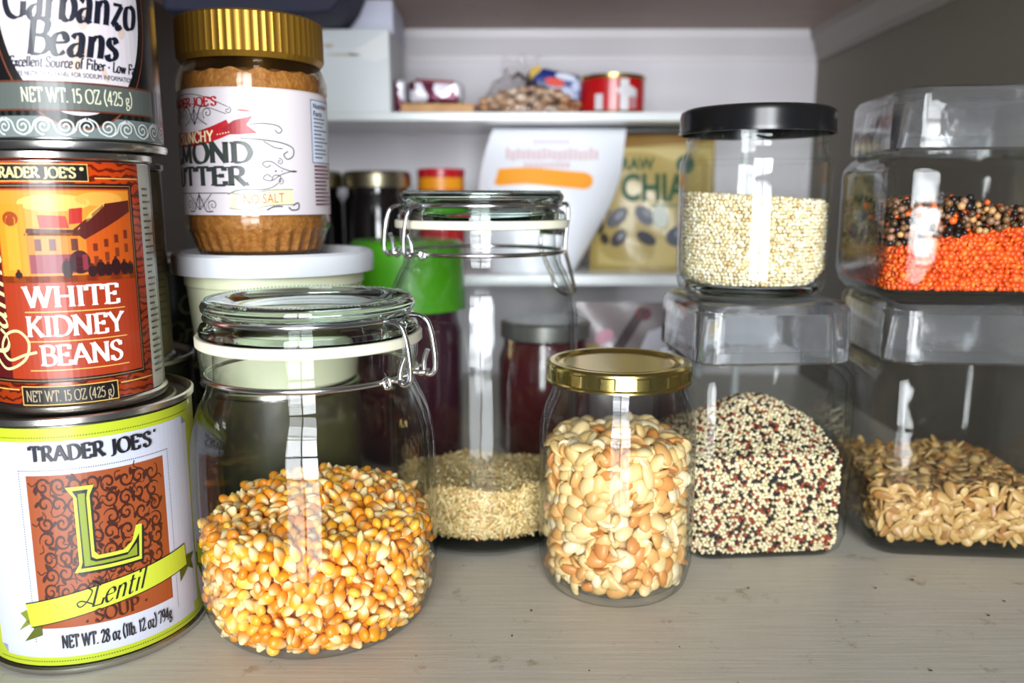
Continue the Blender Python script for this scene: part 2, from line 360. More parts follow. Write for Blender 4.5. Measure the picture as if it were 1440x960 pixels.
# ------------------------------------------------------------------ the setting (cupboard)
def wood_paint(name, base, alt, stain, rough=.42, stretch=(3, 60, 3)):
    m, nt, p = nodes(name); N, Lk = nt.nodes, nt.links
    tc = N.new('ShaderNodeTexCoord'); mp = N.new('ShaderNodeMapping'); mp.inputs['Scale'].default_value = stretch; Lk.new(tc.outputs['Object'], mp.inputs[0])
    n1 = N.new('ShaderNodeTexNoise'); n1.inputs['Scale'].default_value = 6; n1.inputs['Detail'].default_value = 8; n1.inputs['Roughness'].default_value = .7; Lk.new(mp.outputs[0], n1.inputs['Vector'])
    r1 = N.new('ShaderNodeValToRGB'); r1.color_ramp.elements[0].position = .3; r1.color_ramp.elements[1].position = .7
    r1.color_ramp.elements[0].color = rgba(base); r1.color_ramp.elements[1].color = rgba(alt); Lk.new(n1.outputs[0], r1.inputs[0])
    n2 = N.new('ShaderNodeTexNoise'); n2.inputs['Scale'].default_value = 45; n2.inputs['Detail'].default_value = 8; n2.inputs['Roughness'].default_value = .75; Lk.new(tc.outputs['Object'], n2.inputs['Vector'])
    r2 = N.new('ShaderNodeValToRGB'); r2.color_ramp.elements[0].position = .585; r2.color_ramp.elements[1].position = .68
    r2.color_ramp.elements[0].color = (0, 0, 0, 1); r2.color_ramp.elements[1].color = (.75, .75, .75, 1); Lk.new(n2.outputs[0], r2.inputs[0])
    mx = N.new('ShaderNodeMix'); mx.data_type = 'RGBA'; Lk.new(r2.outputs[0], mx.inputs[0]); Lk.new(r1.outputs[0], mx.inputs[6]); mx.inputs[7].default_value = rgba(stain)
    Lk.new(mx.outputs[2], p.inputs['Base Color']); p.inputs['Roughness'].default_value = rough
    b = N.new('ShaderNodeBump'); b.inputs['Strength'].default_value = .25; b.inputs['Distance'].default_value = .0008; Lk.new(n1.outputs[0], b.inputs['Height']); Lk.new(b.outputs[0], p.inputs['Normal'])
    return m
M_FLOOR = wood_paint('painted_shelf', srgb(196, 191, 176), srgb(214, 210, 198), srgb(150, 128, 96))
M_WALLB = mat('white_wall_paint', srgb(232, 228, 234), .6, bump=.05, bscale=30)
M_WALLR = mat('taupe_paint_darkened_for_shade', srgb(132, 126, 114), .65, bump=.1, bscale=60)  # right wall: colour darkened to stand in for the dimness on this side
M_WALLL = mat('side_wall_shadow_brown', srgb(92, 78, 66), .6, bump=.1, bscale=60)  # left wall: shadow behind the cans is put into this dark brown
M_CEIL = wood_paint('weathered_ceiling_board', srgb(150, 132, 122), srgb(172, 152, 142), srgb(128, 110, 100), .6, (2, 40, 2))
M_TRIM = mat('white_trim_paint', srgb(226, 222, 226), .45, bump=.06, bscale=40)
XL, XR, YB, YF, ZC = -.345, .352, .985, .30, .40
struct(ob('floor', B((XL - .02, .25, -.02), (XR + .02, YB + .02, 0)), M_FLOOR, sharp=30))
struct(ob('ceiling', B((XL - .02, YF, ZC), (XR + .02, YB + .02, ZC + .02)), M_CEIL, sharp=30))
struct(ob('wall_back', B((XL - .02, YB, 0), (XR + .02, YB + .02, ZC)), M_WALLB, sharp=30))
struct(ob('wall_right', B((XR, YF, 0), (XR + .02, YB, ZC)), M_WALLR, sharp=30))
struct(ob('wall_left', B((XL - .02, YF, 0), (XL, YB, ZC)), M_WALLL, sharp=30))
def moulding(name, a, b, n, m):
    # stepped cornice from point a to b, stepping out along n
    bm = bmesh.new(); a, b, n = Vector(a), Vector(b), Vector(n)
    pr = [(0, -.034), (.004, -.034), (.0045, -.027), (.007, -.024), (.010, -.013), (.014, -.009), (.016, 0), (0, 0)]
    A = [bm.verts.new(a + n * p + Vector((0, 0, q))) for p, q in pr]; D = [bm.verts.new(b + n * p + Vector((0, 0, q))) for p, q in pr]
    for k in range(len(pr)): bm.faces.new((A[k], A[(k + 1) % len(pr)], D[(k + 1) % len(pr)], D[k]))
    bm.faces.new(A); bm.faces.new(D); bmesh.ops.recalc_face_normals(bm, faces=bm.faces)
    return struct(ob(name, bm, m, sharp=30))
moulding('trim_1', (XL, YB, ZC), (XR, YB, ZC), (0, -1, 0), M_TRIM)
moulding('trim_2', (XR, YF, ZC), (XR, YB - .016, ZC), (-1, 0, 0), mat('trim_paint_darkened_for_shade', srgb(156, 150, 142), .5))  # darker copy of the white trim paint, shade put into its colour
# crumbs on the shelf
bm = bmesh.new()
spots = [(.10, .33), (-.045, .352), (-.03, .37), (.035, .34), (.05, .305), (-.085, .315), (.01, .395), (.165, .385), (.175, .37), (.245, .39), (.262, .405), (.285, .395), (.13, .42), (.2, .42), (.225, .43), (.235, .34), (.16, .30), (.08, .36), (-.03, .32), (-.10, .30), (.26, .36), (.19, .34), (.12, .3), (0, .37), (.3, .44), (-.06, .30), (.29, .32)]
for x, y in spots:
    r = bmesh.ops.create_icosphere(bm, subdivisions=1, radius=random.uniform(.0003, .0009))
    sx, sy = random.uniform(.7, 2), random.uniform(.6, 1)
    for v in r['verts']: v.co = Vector((x + v.co.x * sx, y + v.co.y * sy, .0004 + v.co.z * .6))
o = ob('crumbs', bm, mat('brown_crumb', (.06, .035, .02), .8)); o['kind'] = 'stuff'; tag(o, 'brown crumbs scattered over the grey shelf in front of the jars', 'crumbs')

# ------------------------------------------------------------------ cans
def can_bm(r, h):
    s = r * .97
    return lathe([(0, .002), (s * .9, .002), (s * .93, .0005), (r, 0), (r + .0006, .0012), (r + .0006, .003), (s, .0042), (s, h - .0042), (r + .0006, h - .003), (r + .0006, h - .0006), (r - .0004, h), (r - .0016, h - .0006), (s - .0016, h - .0032)], 96)
def can_top(r, h):
    s = r * .97
    return lathe([(s - .0015, h - .0033), (s - .006, h - .0033), (s - .007, h - .0025), (s - .011, h - .0025), (s - .012, h - .0032), (s - .02, h - .0032), (s - .021, h - .0026), (0, h - .0026)], 96)
def can(name, label, loc, rot, r, h, basem):
    t = thing(name, label, 'can', loc, rot)
    ob('can_body', can_bm(r, h), M_CAN, t); ob('can_lid', can_top(r, h), M_CANTOP, t)
    return t
INK = srgb(24, 22, 30)
# --- large soup can
t = can('soup_can', 'large soup can with a big letter L on brown and lime label', (-.208, .386, 0), 30, .0495, .119, None)
rr = .0489
ob('label', sheet(rr, .0045, .1145, -PI * rr, PI * rr), mat('lime_label_paper', srgb(176, 190, 40), .42, coat=.15), t)
F = Flat(); WH = srgb(192, 196, 212); BR = srgb(148, 72, 34); LIME = srgb(190, 204, 58); OLV = srgb(84, 92, 24)
pw, pb, pt, n_ = .0505, .0085, .1085, .004
F.face([(-pw + n_, pb), (pw - n_, pb), (pw - n_, pb + n_), (pw, pb + n_), (pw, pt - n_), (pw - n_, pt - n_), (pw - n_, pt), (-pw + n_, pt), (-pw + n_, pt - n_), (-pw, pt - n_), (-pw, pb + n_), (-pw + n_, pb + n_)], WH)
for k in range(92):
    u = -.0515 + k * .00113; F.rect(u, pt + .0016, u + .0006, pt + .0021, OLV); F.rect(u, pb - .0022, u + .0006, pb - .0017, OLV)
F.up(); F.tr = (.80, .0020, 1, 0)
for k in range(72):
    a = -.0405 + k * .00115
    if a < .0405: F.rect(a, .0955, a + .0005, .096, INK)
    b = .016 + k * .00115
    if b < .096: F.rect(-.0405, b, -.040, b + .0005, INK); F.rect(.040, b, .0405, b + .0005, INK)
F.rect(-.0365, .0225, .0365, .0935, BR)
F.up(); DK = srgb(62, 24, 14)
rd = random.Random(3); F.tr = (.80 * .91, .0020, .91, .0052)
for gx in range(8):
    for gy in range(1, 8):
        cx = -.0315 + gx * .0090 + rd.uniform(-.001, .001); cy = .0290 + gy * .0088 + rd.uniform(-.001, .001)
        a0 = rd.uniform(0, 6.28); tr = rd.choice((1.25, -1.25, 1.5, -1.5))
        F.spiral(cx, cy, .0006, .0048, a0, tr, .0014, DK, 22, taper=True)
        for q in range(2):
            a = rd.uniform(0, 6.28); F.ell(cx + .0044 * math.cos(a), cy + .0044 * math.sin(a), .0022, .0010, DK, a + .8, 8)
        a = rd.uniform(0, 6.28); F.stroke(crom([(cx + .004 * math.cos(a), cy + .004 * math.sin(a)), (cx + .006 * math.cos(a + .5), cy + .006 * math.sin(a + .5)), (cx + .0085 * math.cos(a + .3), cy + .0085 * math.sin(a + .3))], 4), .0006, DK)
F.tr = (.80, .0020, 1, 0); F.up()
LO = [(-.0190, .0890), (-.0035, .0890), (-.0062, .0840), (-.0062, .0560), (-.004, .0538), (.010, .0538), (.0155, .0570), (.0185, .0645), (.0222, .0645), (.0205, .0465), (-.0180, .0465), (-.0150, .0505), (-.0150, .084)]
LO = [(x * .9, .0675 + (y - .0675) * .93) for x, y in LO]
F.face([(x + .0012, y - .0012) for x, y in LO], INK); F.up(); F.face(LO, LIME)
F.up(); F.face([(x * .9, .0675 + (y - .0675) * .93) for x, y in [(-.0155, .0872), (-.0068, .0872), (-.0080, .083), (-.0080, .0535), (-.0055, .0520), (.0125, .0520), (.0180, .0575), (.0200, .0600), (.0190, .0482), (-.0145, .0482), (-.0132, .0515), (-.0132, .0835)]], INK)
F.up(); F.face([(x * .9, .0675 + (y - .0675) * .93) for x, y in [(-.0125, .0855), (-.0085, .0855), (-.0088, .082), (-.0088, .0520), (-.006, .0508), (.0120, .0508), (.0182, .0555), (.0178, .0492), (-.0122, .0492)]], srgb(128, 144, 40))
# ribbon
F.up(); 
F.face([(-.047, .016), (-.036, .0195), (-.036, .031), (-.045, .0265), (-.0405, .0225)], OLV); F.face([(-.050, .021), (-.041, .0255), (-.038, .034), (-.048, .0295), (-.0445, .0265)], srgb(120, 130, 36))
F.face([(.043, .028), (.051, .033), (.0565, .030), (.0545, .0355), (.058, .0385), (.050, .0395), (.045, .0345), (.043, .0345)], OLV)
F.up()
band = [( -.043, .0235), (-.020, .0275), (0, .0305), (.025, .0330), (.049, .0350)]
bp = crom(band, 5)
F.stroke([(x, y + .0052) for x, y in bp], .0118, INK); F.up(); F.stroke([(x, y + .0052) for x, y in bp[0:]], .0108, LIME)
F.emit('printed_artwork', M_PRINT, t, cylmap(rr))
F2 = Flat(); F2.z = 16; F2.tr = (.80, .0020, 1, 0)
F2.text("TRADER JOE'S", -.002, .1000, .0068, INK, width=.062, thick=.24, thin=.09, serif=.12)
F2.ell(.0315, .1065, .0008, .0008, INK, n=12)
F2.text('Lentil', .004, .0325, .0100, INK, width=.029, slant=.38, thick=.12, thin=.03, serif=0, rise=.11)
F2.stroke(crom([(-.004, .0405), (-.0075, .0425), (-.0105, .0405), (-.0085, .0385), (-.0115, .0340), (-.0150, .0318), (-.0165, .0335), (-.0140, .0345), (-.009, .0325)], 5), .0006, INK)
F2.text('SOUP', .003, .0240, .0062, DK, width=.023, thick=.14, thin=.05, rise=.05)
F2.ell(-.0125, .0245, .0006, .0006, DK, n=8); F2.ell(.0185, .0275, .0006, .0006, DK, n=8)
F2.text('NET WT. 28 oz (1lb. 12 oz) 794g', .004, .0130, .0062, INK, width=.060, thick=.20, thin=.07, serif=.08)
F2.emit('lettering', M_PRINT, t, cylmap(rr))

# --- white kidney beans can
t = can('bean_can', 'orange and red can lettered white kidney beans, on the large soup can', (-.2055, .381, .119), 28, .0375, .112, None)
rr = .0369
def swirl_paper():
    m, nt, p = nodes('orange_swirl_paper'); N, Lk = nt.nodes, nt.links
    uv = N.new('ShaderNodeUVMap'); wv = N.new('ShaderNodeTexWave'); wv.wave_type = 'RINGS'; wv.inputs['Scale'].default_value = 9; wv.inputs['Distortion'].default_value = 9; wv.inputs['Detail'].default_value = 2; wv.inputs['Detail Scale'].default_value = 1.3
    Lk.new(uv.outputs[0], wv.inputs['Vector'])
    r = N.new('ShaderNodeValToRGB'); r.color_ramp.elements[0].color = rgba(srgb(92, 26, 10)); r.color_ramp.elements[1].color = rgba(srgb(168, 66, 18)); r.color_ramp.elements[0].position = .12; r.color_ramp.elements[1].position = .45
    Lk.new(wv.outputs[1], r.inputs[0])
    sp = N.new('ShaderNodeSeparateXYZ'); Lk.new(uv.outputs[0], sp.inputs[0])
    mr = N.new('ShaderNodeMapRange'); mr.inputs[1].default_value = .2; mr.inputs[2].default_value = 1.1; Lk.new(sp.outputs[1], mr.inputs[0])
    r2 = N.new('ShaderNodeValToRGB'); r2.color_ramp.elements[0].color = rgba(srgb(140, 44, 20)); r2.color_ramp.elements[1].color = rgba(srgb(255, 170, 70)); Lk.new(mr.outputs[0], r2.inputs[0])
    mx = N.new('ShaderNodeMix'); mx.data_type = 'RGBA'; mx.blend_type = 'OVERLAY'; mx.inputs[0].default_value = .45; Lk.new(r.outputs[0], mx.inputs[6]); Lk.new(r2.outputs[0], mx.inputs[7])
    Lk.new(mx.outputs[2], p.inputs['Base Color']); p.inputs['Roughness'].default_value = .25; p.inputs['Coat Weight'].default_value = .5; p.inputs['Coat Roughness'].default_value = .12
    return m
ob('label', sheet(rr, .0045, .1075, -PI * rr, PI * rr), swirl_paper(), t)
F = Flat(); GD = srgb(222, 180, 96); BLK = srgb(18, 12, 10); MAR = srgb(84, 14, 16); ORG = srgb(176, 62, 18)
F.rect(-.056, .0138, .0298, .0985, BLK); F.rect(.0350, .0045, .0470, .1075, srgb(206, 204, 190))
F.rect(.0470, .0045, .0640, .1075, BLK)
F.up(); F.frame(-.056, .0146, .0290, .0977, .0004, srgb(150, 110, 70))
F.rect(-.056, .0158, -.0255, .0965, MAR)
F.rect(-.0280, .0158, .0282, .0965, srgb(150, 46, 20))
for v, u0, u1 in ((.0106, -.06, -.0255), (.0106, .0165, .0345), (.1005, .0125, .0345)): F.rect(u0, v, u1, v + .0005, GD)
# the town picture
F.up(); F.rect(-.0275, .0560, .0278, .0960, srgb(206, 100, 22)); F.rect(-.0275, .050, .0278, .0600, srgb(128, 34, 22))
F.up(); F.rect(-.0270, .078, .0274, .0955, srgb(226, 140, 44)); F.ell(-.004, .0905, .014, .0035, srgb(236, 180, 90)); F.ell(.014, .092, .010, .003, srgb(232, 164, 70))
F.up()
F.rect(-.0270, .0600, -.0155, .0900, srgb(222, 138, 34)); F.rect(-.0155, .0600, .0070, .0780, srgb(210, 120, 30))
F.face([(.0070, .0600), (.0272, .0600), (.0272, .0900), (.0070, .0760)], srgb(192, 82, 20))
F.face([(-.0165, .0770), (.0080, .0765), (.0080, .0790), (-.0150, .0800)], srgb(74, 22, 18))
F.up()
F.face([(-.0100, .0800), (.0010, .0800), (.0000, .0850), (-.0105, .0855)], srgb(196, 44, 26)); F.face([(.0010, .0815), (.0060, .0820), (.0065, .0885), (.0015, .0880)], srgb(176, 38, 26))
F.face([(.0065, .0750), (.0272, .0865), (.0272, .0915), (.0150, .0900), (.0020, .0790)], srgb(84, 26, 20)); F.face([(.0040, .0790), (.0150, .0885), (.0160, .0910), (.0095, .0865)], srgb(240, 176, 90))
F.rect(-.0150, .0610, .0070, .0690, srgb(130, 44, 56)); F.ell(.0040, .0655, .0040, .0050, srgb(56, 22, 30)); F.rect(.0068, .0590, .0272, .0640, srgb(120, 34, 20))
F.rect(-.0240, .0625, -.0185, .0820, srgb(230, 150, 44)); F.ell(-.0215, .0840, .0034, .0030, srgb(150, 62, 20)); F.ell(-.0215, .0830, .0022, .0026, srgb(230, 150, 44))
for k in range(4):
    u = .0095 + k * .0046; v = .0700 + k * .0016
    F.rect(u, v, u + .0018, v + .0032 + k * .0002, srgb(110, 40, 20)); F.rect(u, v - .0060, u + .0018, v - .0022, srgb(120, 50, 22))
for u in (-.0125, -.0070, .0012): F.rect(u, .0705, u + .0026, .0755, srgb(96, 40, 26))
F.up()
for u, h in ((-.0200, .0030), (-.0010, .0075), (.0085, .0050), (.0120, .0065), (.0150, .0055), (.0185, .0075), (.0225, .0060), (.0255, .005)):
    F.ell(u, .0590 + h / 2, .0012 + h * .12, h / 2, srgb(46, 18, 20)); F.ell(u, .0592 + h, .0007, .0007, srgb(90, 30, 20))
F.up(); F.rect(-.0275, .0158, .0278, .0572, srgb(158, 50, 18))
F.rect(-.030, .0992, .0100, .1066, GD); F.rect(-.0240, .0040, .0150, .0125, GD)
F.up(); F.rect(-.0296, .0996, .0096, .1062, BLK); F.rect(-.0236, .0044, .0146, .0121, BLK)
for v in (.0445, .0318, .0192): F.rect(-.0190, v, .0210, v + .0004, GD)
F.emit('printed_artwork', M_PRINT, t, cylmap(rr))
F2 = Flat(); F2.z = 14; CW = srgb(246, 238, 228); CG = srgb(232, 214, 150)
F2.text('WHITE', .0, .0468, .0088, CW, width=.0375, thick=.19, thin=.06)
F2.text('KIDNEY', .0005, .0342, .0088, CW, width=.0390, thick=.19, thin=.06)
F2.text('BEANS', .002, .0216, .0088, CW, width=.0325, thick=.19, thin=.06)
F2.text("TRADER JOE'S", -.0110, .1008, .0042, CG, width=.0325, thick=.21, thin=.10); F2.ell(.0075, .1045, .0008, .0008, CG, n=12)
F2.text('NET WT. 15 OZ (425 g)', -.0045, .0058, .0048, srgb(176, 160, 130), width=.0350, thick=.13, thin=.06, serif=.08)
F2.text('Cannellini', -.0275, .062, .0165, CG, width=.075, thick=.11, thin=.035, slant=.45, serif=0, vertical=True)
F2.stroke(crom([(-.036, .026), (-.030, .020), (-.021, .024), (-.0185, .0315), (-.0225, .0365), (-.0285, .035), (-.0315, .0290), (-.028, .024), (-.021, .0262), (-.0155, .0275)], 6), .0011, CG)
rd = random.Random(5)
for k in range(30):
    v = .012 + k * .0029; F2.rect(.0362, v, .0362 + rd.uniform(.004, .0095), v + .0009, srgb(60, 56, 50))
F2.emit('lettering', M_PRINT, t, cylmap(rr))

# --- garbanzo beans can
t = can('bean_can', 'black can lettered garbanzo beans, on top of the orange kidney bean can', (-.1965, .378, .2312), 32, .0375, .112, None)
F = Flat(); GRY = srgb(86, 92, 88); MRB = srgb(210, 202, 208)
ob('label', sheet(rr, .0045, .1075, -PI * rr, PI * rr), mat('black_label_paper', srgb(16, 15, 17), .3, coat=.2), t)
for k in range(26):
    a = -.044 + k * .0036; F.rect(a, .0125, a + .0016, .027, srgb(34, 38, 32))
F.up(); F.rect(-.0380, .0047, .0440, .0130, srgb(112, 122, 120))
F.up(); F.ell(0, .058, .0318, .0500, srgb(120, 62, 40), n=64); F.up(); F.ell(0, .058, .0312, .0493, BLK, n=64); F.up(); F.ell(0, .058, .0282, .0445, MRB, n=64)
F.up()
rd = random.Random(8)
for k in range(26):
    a = rd.uniform(0, 6.28); q = rd.uniform(.2, .9); x, y = .025 * q * math.cos(a), .058 + .038 * q * math.sin(a)
    F.ell(x, y, rd.uniform(.0008, .0022), rd.uniform(.002, .006), rd.choice([srgb(200, 180, 182), srgb(206, 184, 170), srgb(216, 204, 200), srgb(196, 186, 198)]), rd.uniform(-.4, .4), 14)
F.up(); F.rect(-.0335, .0150, .0340, .0268, srgb(96, 48, 30)); F.up(); F.rect(-.0338, .0157, .0338, .0260, GRY)
SP = srgb(206, 212, 208)
for k in range(11):
    c = -.0380 + k * .0080; sgn = 1 if k % 2 else -1; v = .0090
    F.spiral(c, v, .0005, .0034, 0 if sgn > 0 else PI, 1.75 * sgn, .0006, SP, 30)
    if k < 10: F.stroke(crom([(c + .0004, v - .0034 * -sgn), (c + .0033, v + .0018 * sgn), (c + .0048, v - .0018 * sgn), (c + .0078, v - .0034 * sgn)], 5), .0006, SP)
F.emit('printed_artwork', M_PRINT, t, cylmap(rr))
F2 = Flat(); F2.z = 9; NV = srgb(16, 20, 36)
F2.text('Garbanzo', .0, .0505, .0150, NV, width=.0515, thick=.22, thin=.045, slant=.22, serif=.08)
F2.text('Beans', -.001, .0368, .0140, NV, width=.0340, thick=.22, thin=.05, slant=.22, serif=.08)
F2.text('Excellent Source of Fiber * Low Fat', .0, .0320, .0042, NV, width=.050, thick=.20, thin=.09, slant=.2, serif=.06)
F2.sans('SEE NUTRITION PANEL FOR SODIUM INFORMATION', .0, .0286, .0019, NV, width=.045)
F2.text('NET WT. 15 OZ (425 g)', .0, .0185, .0056, srgb(226, 226, 196), width=.0430, thick=.13, thin=.06, serif=.07)
F2.emit('lettering', M_PRINT, t, cylmap(rr))

# --- cans behind
t = can('bean_can', 'plain tin can partly hidden behind the large soup can, lowest at the back left', (-.246, .490, 0), 10, .0485, .118, None)
ob('label', sheet(.0479, .0045, .1135, -PI * .0479, PI * .0479), mat('dark_green_paper', srgb(52, 56, 44), .5), t)
t = can('bean_can', 'olive labelled can with ribs showing behind the orange kidney bean can', (-.2365, .467, .1185), 24, .0375, .112, None)
ob('label', sheet(rr, .0045, .1075, -PI * rr, PI * rr), mat('olive_paper', srgb(120, 112, 84), .45, coat=.2), t)
F = Flat(); F.rect(.012, .012, .036, .098, srgb(150, 140, 106)); F.up(); F.face([(.021, .068), (.035, .066), (.036, .084), (.021, .086), (.024, .077)], NV); F.rect(.012, .087, .036, .088, srgb(210, 204, 180)); F.rect(.010, .0085, .036, .0095, srgb(190, 180, 150))
F.emit('printed_artwork', M_PRINT, t, cylmap(rr))
bm = bmesh.new()
for k in range(16):
    z = .022 + k * .0042; n = 40; tube([((rr + .0001) * math.sin(-1.2 + 2.4 * q / n), -(rr + .0001) * math.cos(-1.2 + 2.4 * q / n), z) for q in range(n + 1)], .0006, bm=bm, seg=6)
ob('rib_bands', bm, mat('olive_rib', srgb(104, 96, 72), .4, coat=.2), t)
t = can('fish_can', 'low tin under the dark green labelled can in the back left corner', (-.256, .612, 0), 0, .042, .058, None)
t = can('bean_can', 'dark green labelled can of cut beans standing behind the cans and the white tub', (-.256, .612, .058), 26, .0375, .112, None)
ob('label', sheet(rr, .0045, .1075, -PI * rr, PI * rr), mat('dark_teal_paper', srgb(30, 40, 40), .4, coat=.2), t)
F2 = Flat(); F2.z = 2
F2.text('Cut', .014, .072, .014, srgb(170, 180, 150), width=.026, slant=.2); F2.text('Green', .012, .052, .014, srgb(170, 180, 150), width=.040, slant=.2); F2.text('Beans', .012, .032, .014, srgb(170, 180, 150), width=.040, slant=.2)
F2.rect(-.02, .0055, .036, .022, srgb(70, 92, 50))
F2.emit('lettering', M_PRINT, t, cylmap(rr))

# ------------------------------------------------------------------ white tub and nut butter jar
t = can('food_tin', 'dark olive tin standing behind the clamp jar of popcorn, under the white lidded tub', (-.1465, .508, 0), 15, .0485, .0995, None)
ob('label', sheet(.0479, .0045, .0950, -PI * .0479, PI * .0479), mat('dark_olive_paper', srgb(74, 76, 44), .45, coat=.2, var=srgb(50, 48, 34), vscale=25), t)
t = thing('plastic_tub', 'cream plastic tub with a white snap lid under the nut butter jar', 'tub', (-.1465, .508, .100))
M_TUB = mat('cream_plastic', srgb(226, 230, 196), .4, sss=.2); M_TUBL = mat('white_plastic_lid', srgb(222, 226, 232), .35, sss=.2)
ob('tub_body', lathe([(0, .102), (.043, .102), (.0450, .100), (.0475, .102), (.0525, .160), (.0535, .161), (.0535, .172), (.0515, .172), (.0465, .106), (0, .106)]), M_TUB, t)
for ch in t.children: ch.location.z = -.100
ob('lid', lathe([(0, .1755), (.050, .1755), (.0525, .1775), (.0545, .1800), (.0575, .1805), (.0598, .1790), (.0603, .1765), (.0600, .1680), (.0590, .1680), (.0585, .1745), (0, .1740)]), M_TUBL, t, loc=(0, 0, -.100))
jx, jy, jz = -.1535, .503, .1757
t = thing('nut_butter_jar', 'jar of crunchy almond butter with a ribbed gold lid, on the white tub', 'jar', (jx, jy, jz), 17)
flute = lambda a, r, z: 1 - (.055 * (.5 + .5 * math.cos(a * 30)) * (1 if .003 < z < .0165 else 0))
body = [(0, .002), (.028, .002), (.031, 0), (.034, .002), (.0365, .0055), (.0380, .0090), (.0400, .0160), (.0408, .0172), (.0420, .019), (.0425, .023), (.0422, .026), (.0422, .093), (.0427, .097), (.0427, .102), (.0405, .109), (.0375, .113), (.0365, .125), (.0355, .125)]
inner = [(.0355, .120), (.0360, .113), (.0390, .108), (.0412, .101), (.0410, .030), (.0405, .019), (.0370, .0090), (.0300, .003), (0, .003)]
M_NB = mat('almond_butter', srgb(178, 124, 62), .5, bump=.5, bscale=500, var=srgb(150, 96, 42), vscale=350)
ob('jar_body', lathe(body + inner, 144, rmod=flute), thin_glass('clear_plastic', (.97, .95, .9), (.6, .5, .35), .05), t)
def nbtop(a, r, z): return 1
bm = lathe([(0, .0035), (.029, .0035), (.0352, .0058), (.0366, .0090), (.0388, .0160), (.0396, .0185), (.0402, .030), (.0402, .099), (.0385, .1055), (.030, .1065), (0, .104)], 144, rmod=flute)
for v in bm.verts:
    if v.co.z > .1: v.co.z += .0012 * math.sin(v.co.x * 400) * math.cos(v.co.y * 330)
o = ob('almond_butter_fill', bm, M_NB, t); o['kind'] = 'stuff'
bm = lathe([(0, .137), (.0385, .137), (.0410, .1355), (.0412, .1150), (.0395, .1120), (.0385, .1120), (.0385, .133), (0, .134)], 192, rmod=lambda a, r, z: 1 + (.012 if (math.cos(a * 64) > 0 and r > .0405) else 0))
ob('lid', bm, M_GOLDP, t, 25)
rr = .0424
ob('label', sheet(rr, .0265, .0955, -.085, .068), mat('cream_label_paper', srgb(214, 205, 210), .45, coat=.05), t)
F = Flat(); F.tr = (1, 0, .95, .0075); GK = srgb(48, 56, 52); RED = srgb(184, 30, 40)
# red ribbon, engraved ornaments, scrolls, pale banner, nutrition panel
F.stroke(crom([(-.080, .0665), (-.055, .0640), (-.036, .0640), (-.024, .0665), (-.0135, .0705)], 5), .0082, RED)
F.up(); F.face([(-.0185, .0690), (-.0110, .0740), (-.0010, .0765), (-.0045, .0715), (.0010, .0670), (-.0080, .0660), (-.0135, .0660)], srgb(160, 24, 36))
F.stroke(crom([(-.072, .0845), (-.048, .0895), (-.030, .0880), (-.0140, .0815)], 5), .0004, GK); F.stroke(crom([(-.072, .0790), (-.048, .0840), (-.030, .0825), (-.0150, .0775)], 5), .0004, GK)
F.spiral(-.0140, .0795, .0004, .0020, 0, 1.2, .0004, GK, 14); F.ell(-.0055, .0795, .0035, .0006, RED, -.1, 12)
def orn(cx, cy, sc, fl=1):
    for s_ in (-1, 1):
        F.spiral(cx + s_ * .0085 * sc, cy + .0015 * fl * sc, .0004, .0030 * sc, PI / 2, 1.4 * s_, .0005, GK, 20)
        F.stroke(crom([(cx, cy - .004 * fl * sc), (cx + s_ * .0022 * sc, cy), (cx + s_ * .0045 * sc, cy + .0045 * fl * sc), (cx + s_ * .0085 * sc, cy + .0046 * fl * sc)], 5), .0007, GK)
        F.stroke(crom([(cx, cy + .004 * fl * sc), (cx + s_ * .0030 * sc, cy - .001 * sc), (cx + s_ * .0080 * sc, cy - .0042 * fl * sc)], 5), .0005, GK)
        for q in range(5): F.rect(cx + s_ * (.001 + q * .0012) * sc, cy - .0035 * sc, cx + s_ * (.001 + q * .0012) * sc + .0003, cy + .0020 * sc, srgb(120, 116, 130))
    F.rect(cx - .0004, cy - .004 * sc, cx + .0004, cy + .005 * sc, GK)
orn(-.036, .0765, 1.15); orn(-.036, .0275, 1.15, -1); orn(-.060, .0765, 1.0)
F.rect(-.075, .0325, -.016, .0330, GK)
F.stroke(crom([(-.004, .0715), (.004, .0725), (.012, .0715), (.0145, .0690), (.0125, .0672), (.0105, .0690)], 5), .0005, GK)
F.stroke(crom([(-.008, .0640), (.004, .0632), (.014, .0618), (.0205, .0590), (.0205, .0545), (.0170, .0525), (.0150, .0550), (.0175, .0570)], 5), .0006, GK)
F.stroke(crom([(.004, .0625), (.010, .0590), (.0145, .0585)], 5), .0005, GK)
for s_ in (-1, 1):
    F.stroke(crom([(.0190, .0455), (.0130, .0455 + s_ * .0020), (.0075, .0455 + s_ * .0055), (.0030, .0455 + s_ * .0045), (.0050, .0455 + s_ * .0020), (.0075, .0455 + s_ * .0035)], 5), .0005, GK)
    F.spiral(.0125, .0455 + s_ * .0055, .0003, .0020, 0, 1.3 * s_, .0004, GK, 14)
F.ell(.0205, .0455, .0022, .0006, GK, 0, 10); F.ell(.0100, .0455, .0006, .0006, GK, 0, 8); F.ell(.0135, .0455, .0004, .0004, GK, 0, 8)
PALE = srgb(222, 224, 176)
F.stroke(crom([(-.0165, .0320), (-.010, .0345), (.004, .0350), (.011, .0385), (.0125, .0425), (.0090, .0430), (.0075, .0400)], 6), .0005, GK)
ban = crom([(-.0155, .0285), (-.006, .0275), (.006, .0300), (.0195, .0305)], 6)
F.stroke(ban, .0092, GK); F.up(); F.stroke(ban, .0084, PALE)
F.stroke(crom([(.0190, .0255), (.0225, .0270), (.0225, .0235), (.0185, .0228), (.0165, .0245)], 5), .0008, GK); F.stroke(crom([(.004, .0228), (.008, .0248), (.013, .0250)], 4), .0008, GK)
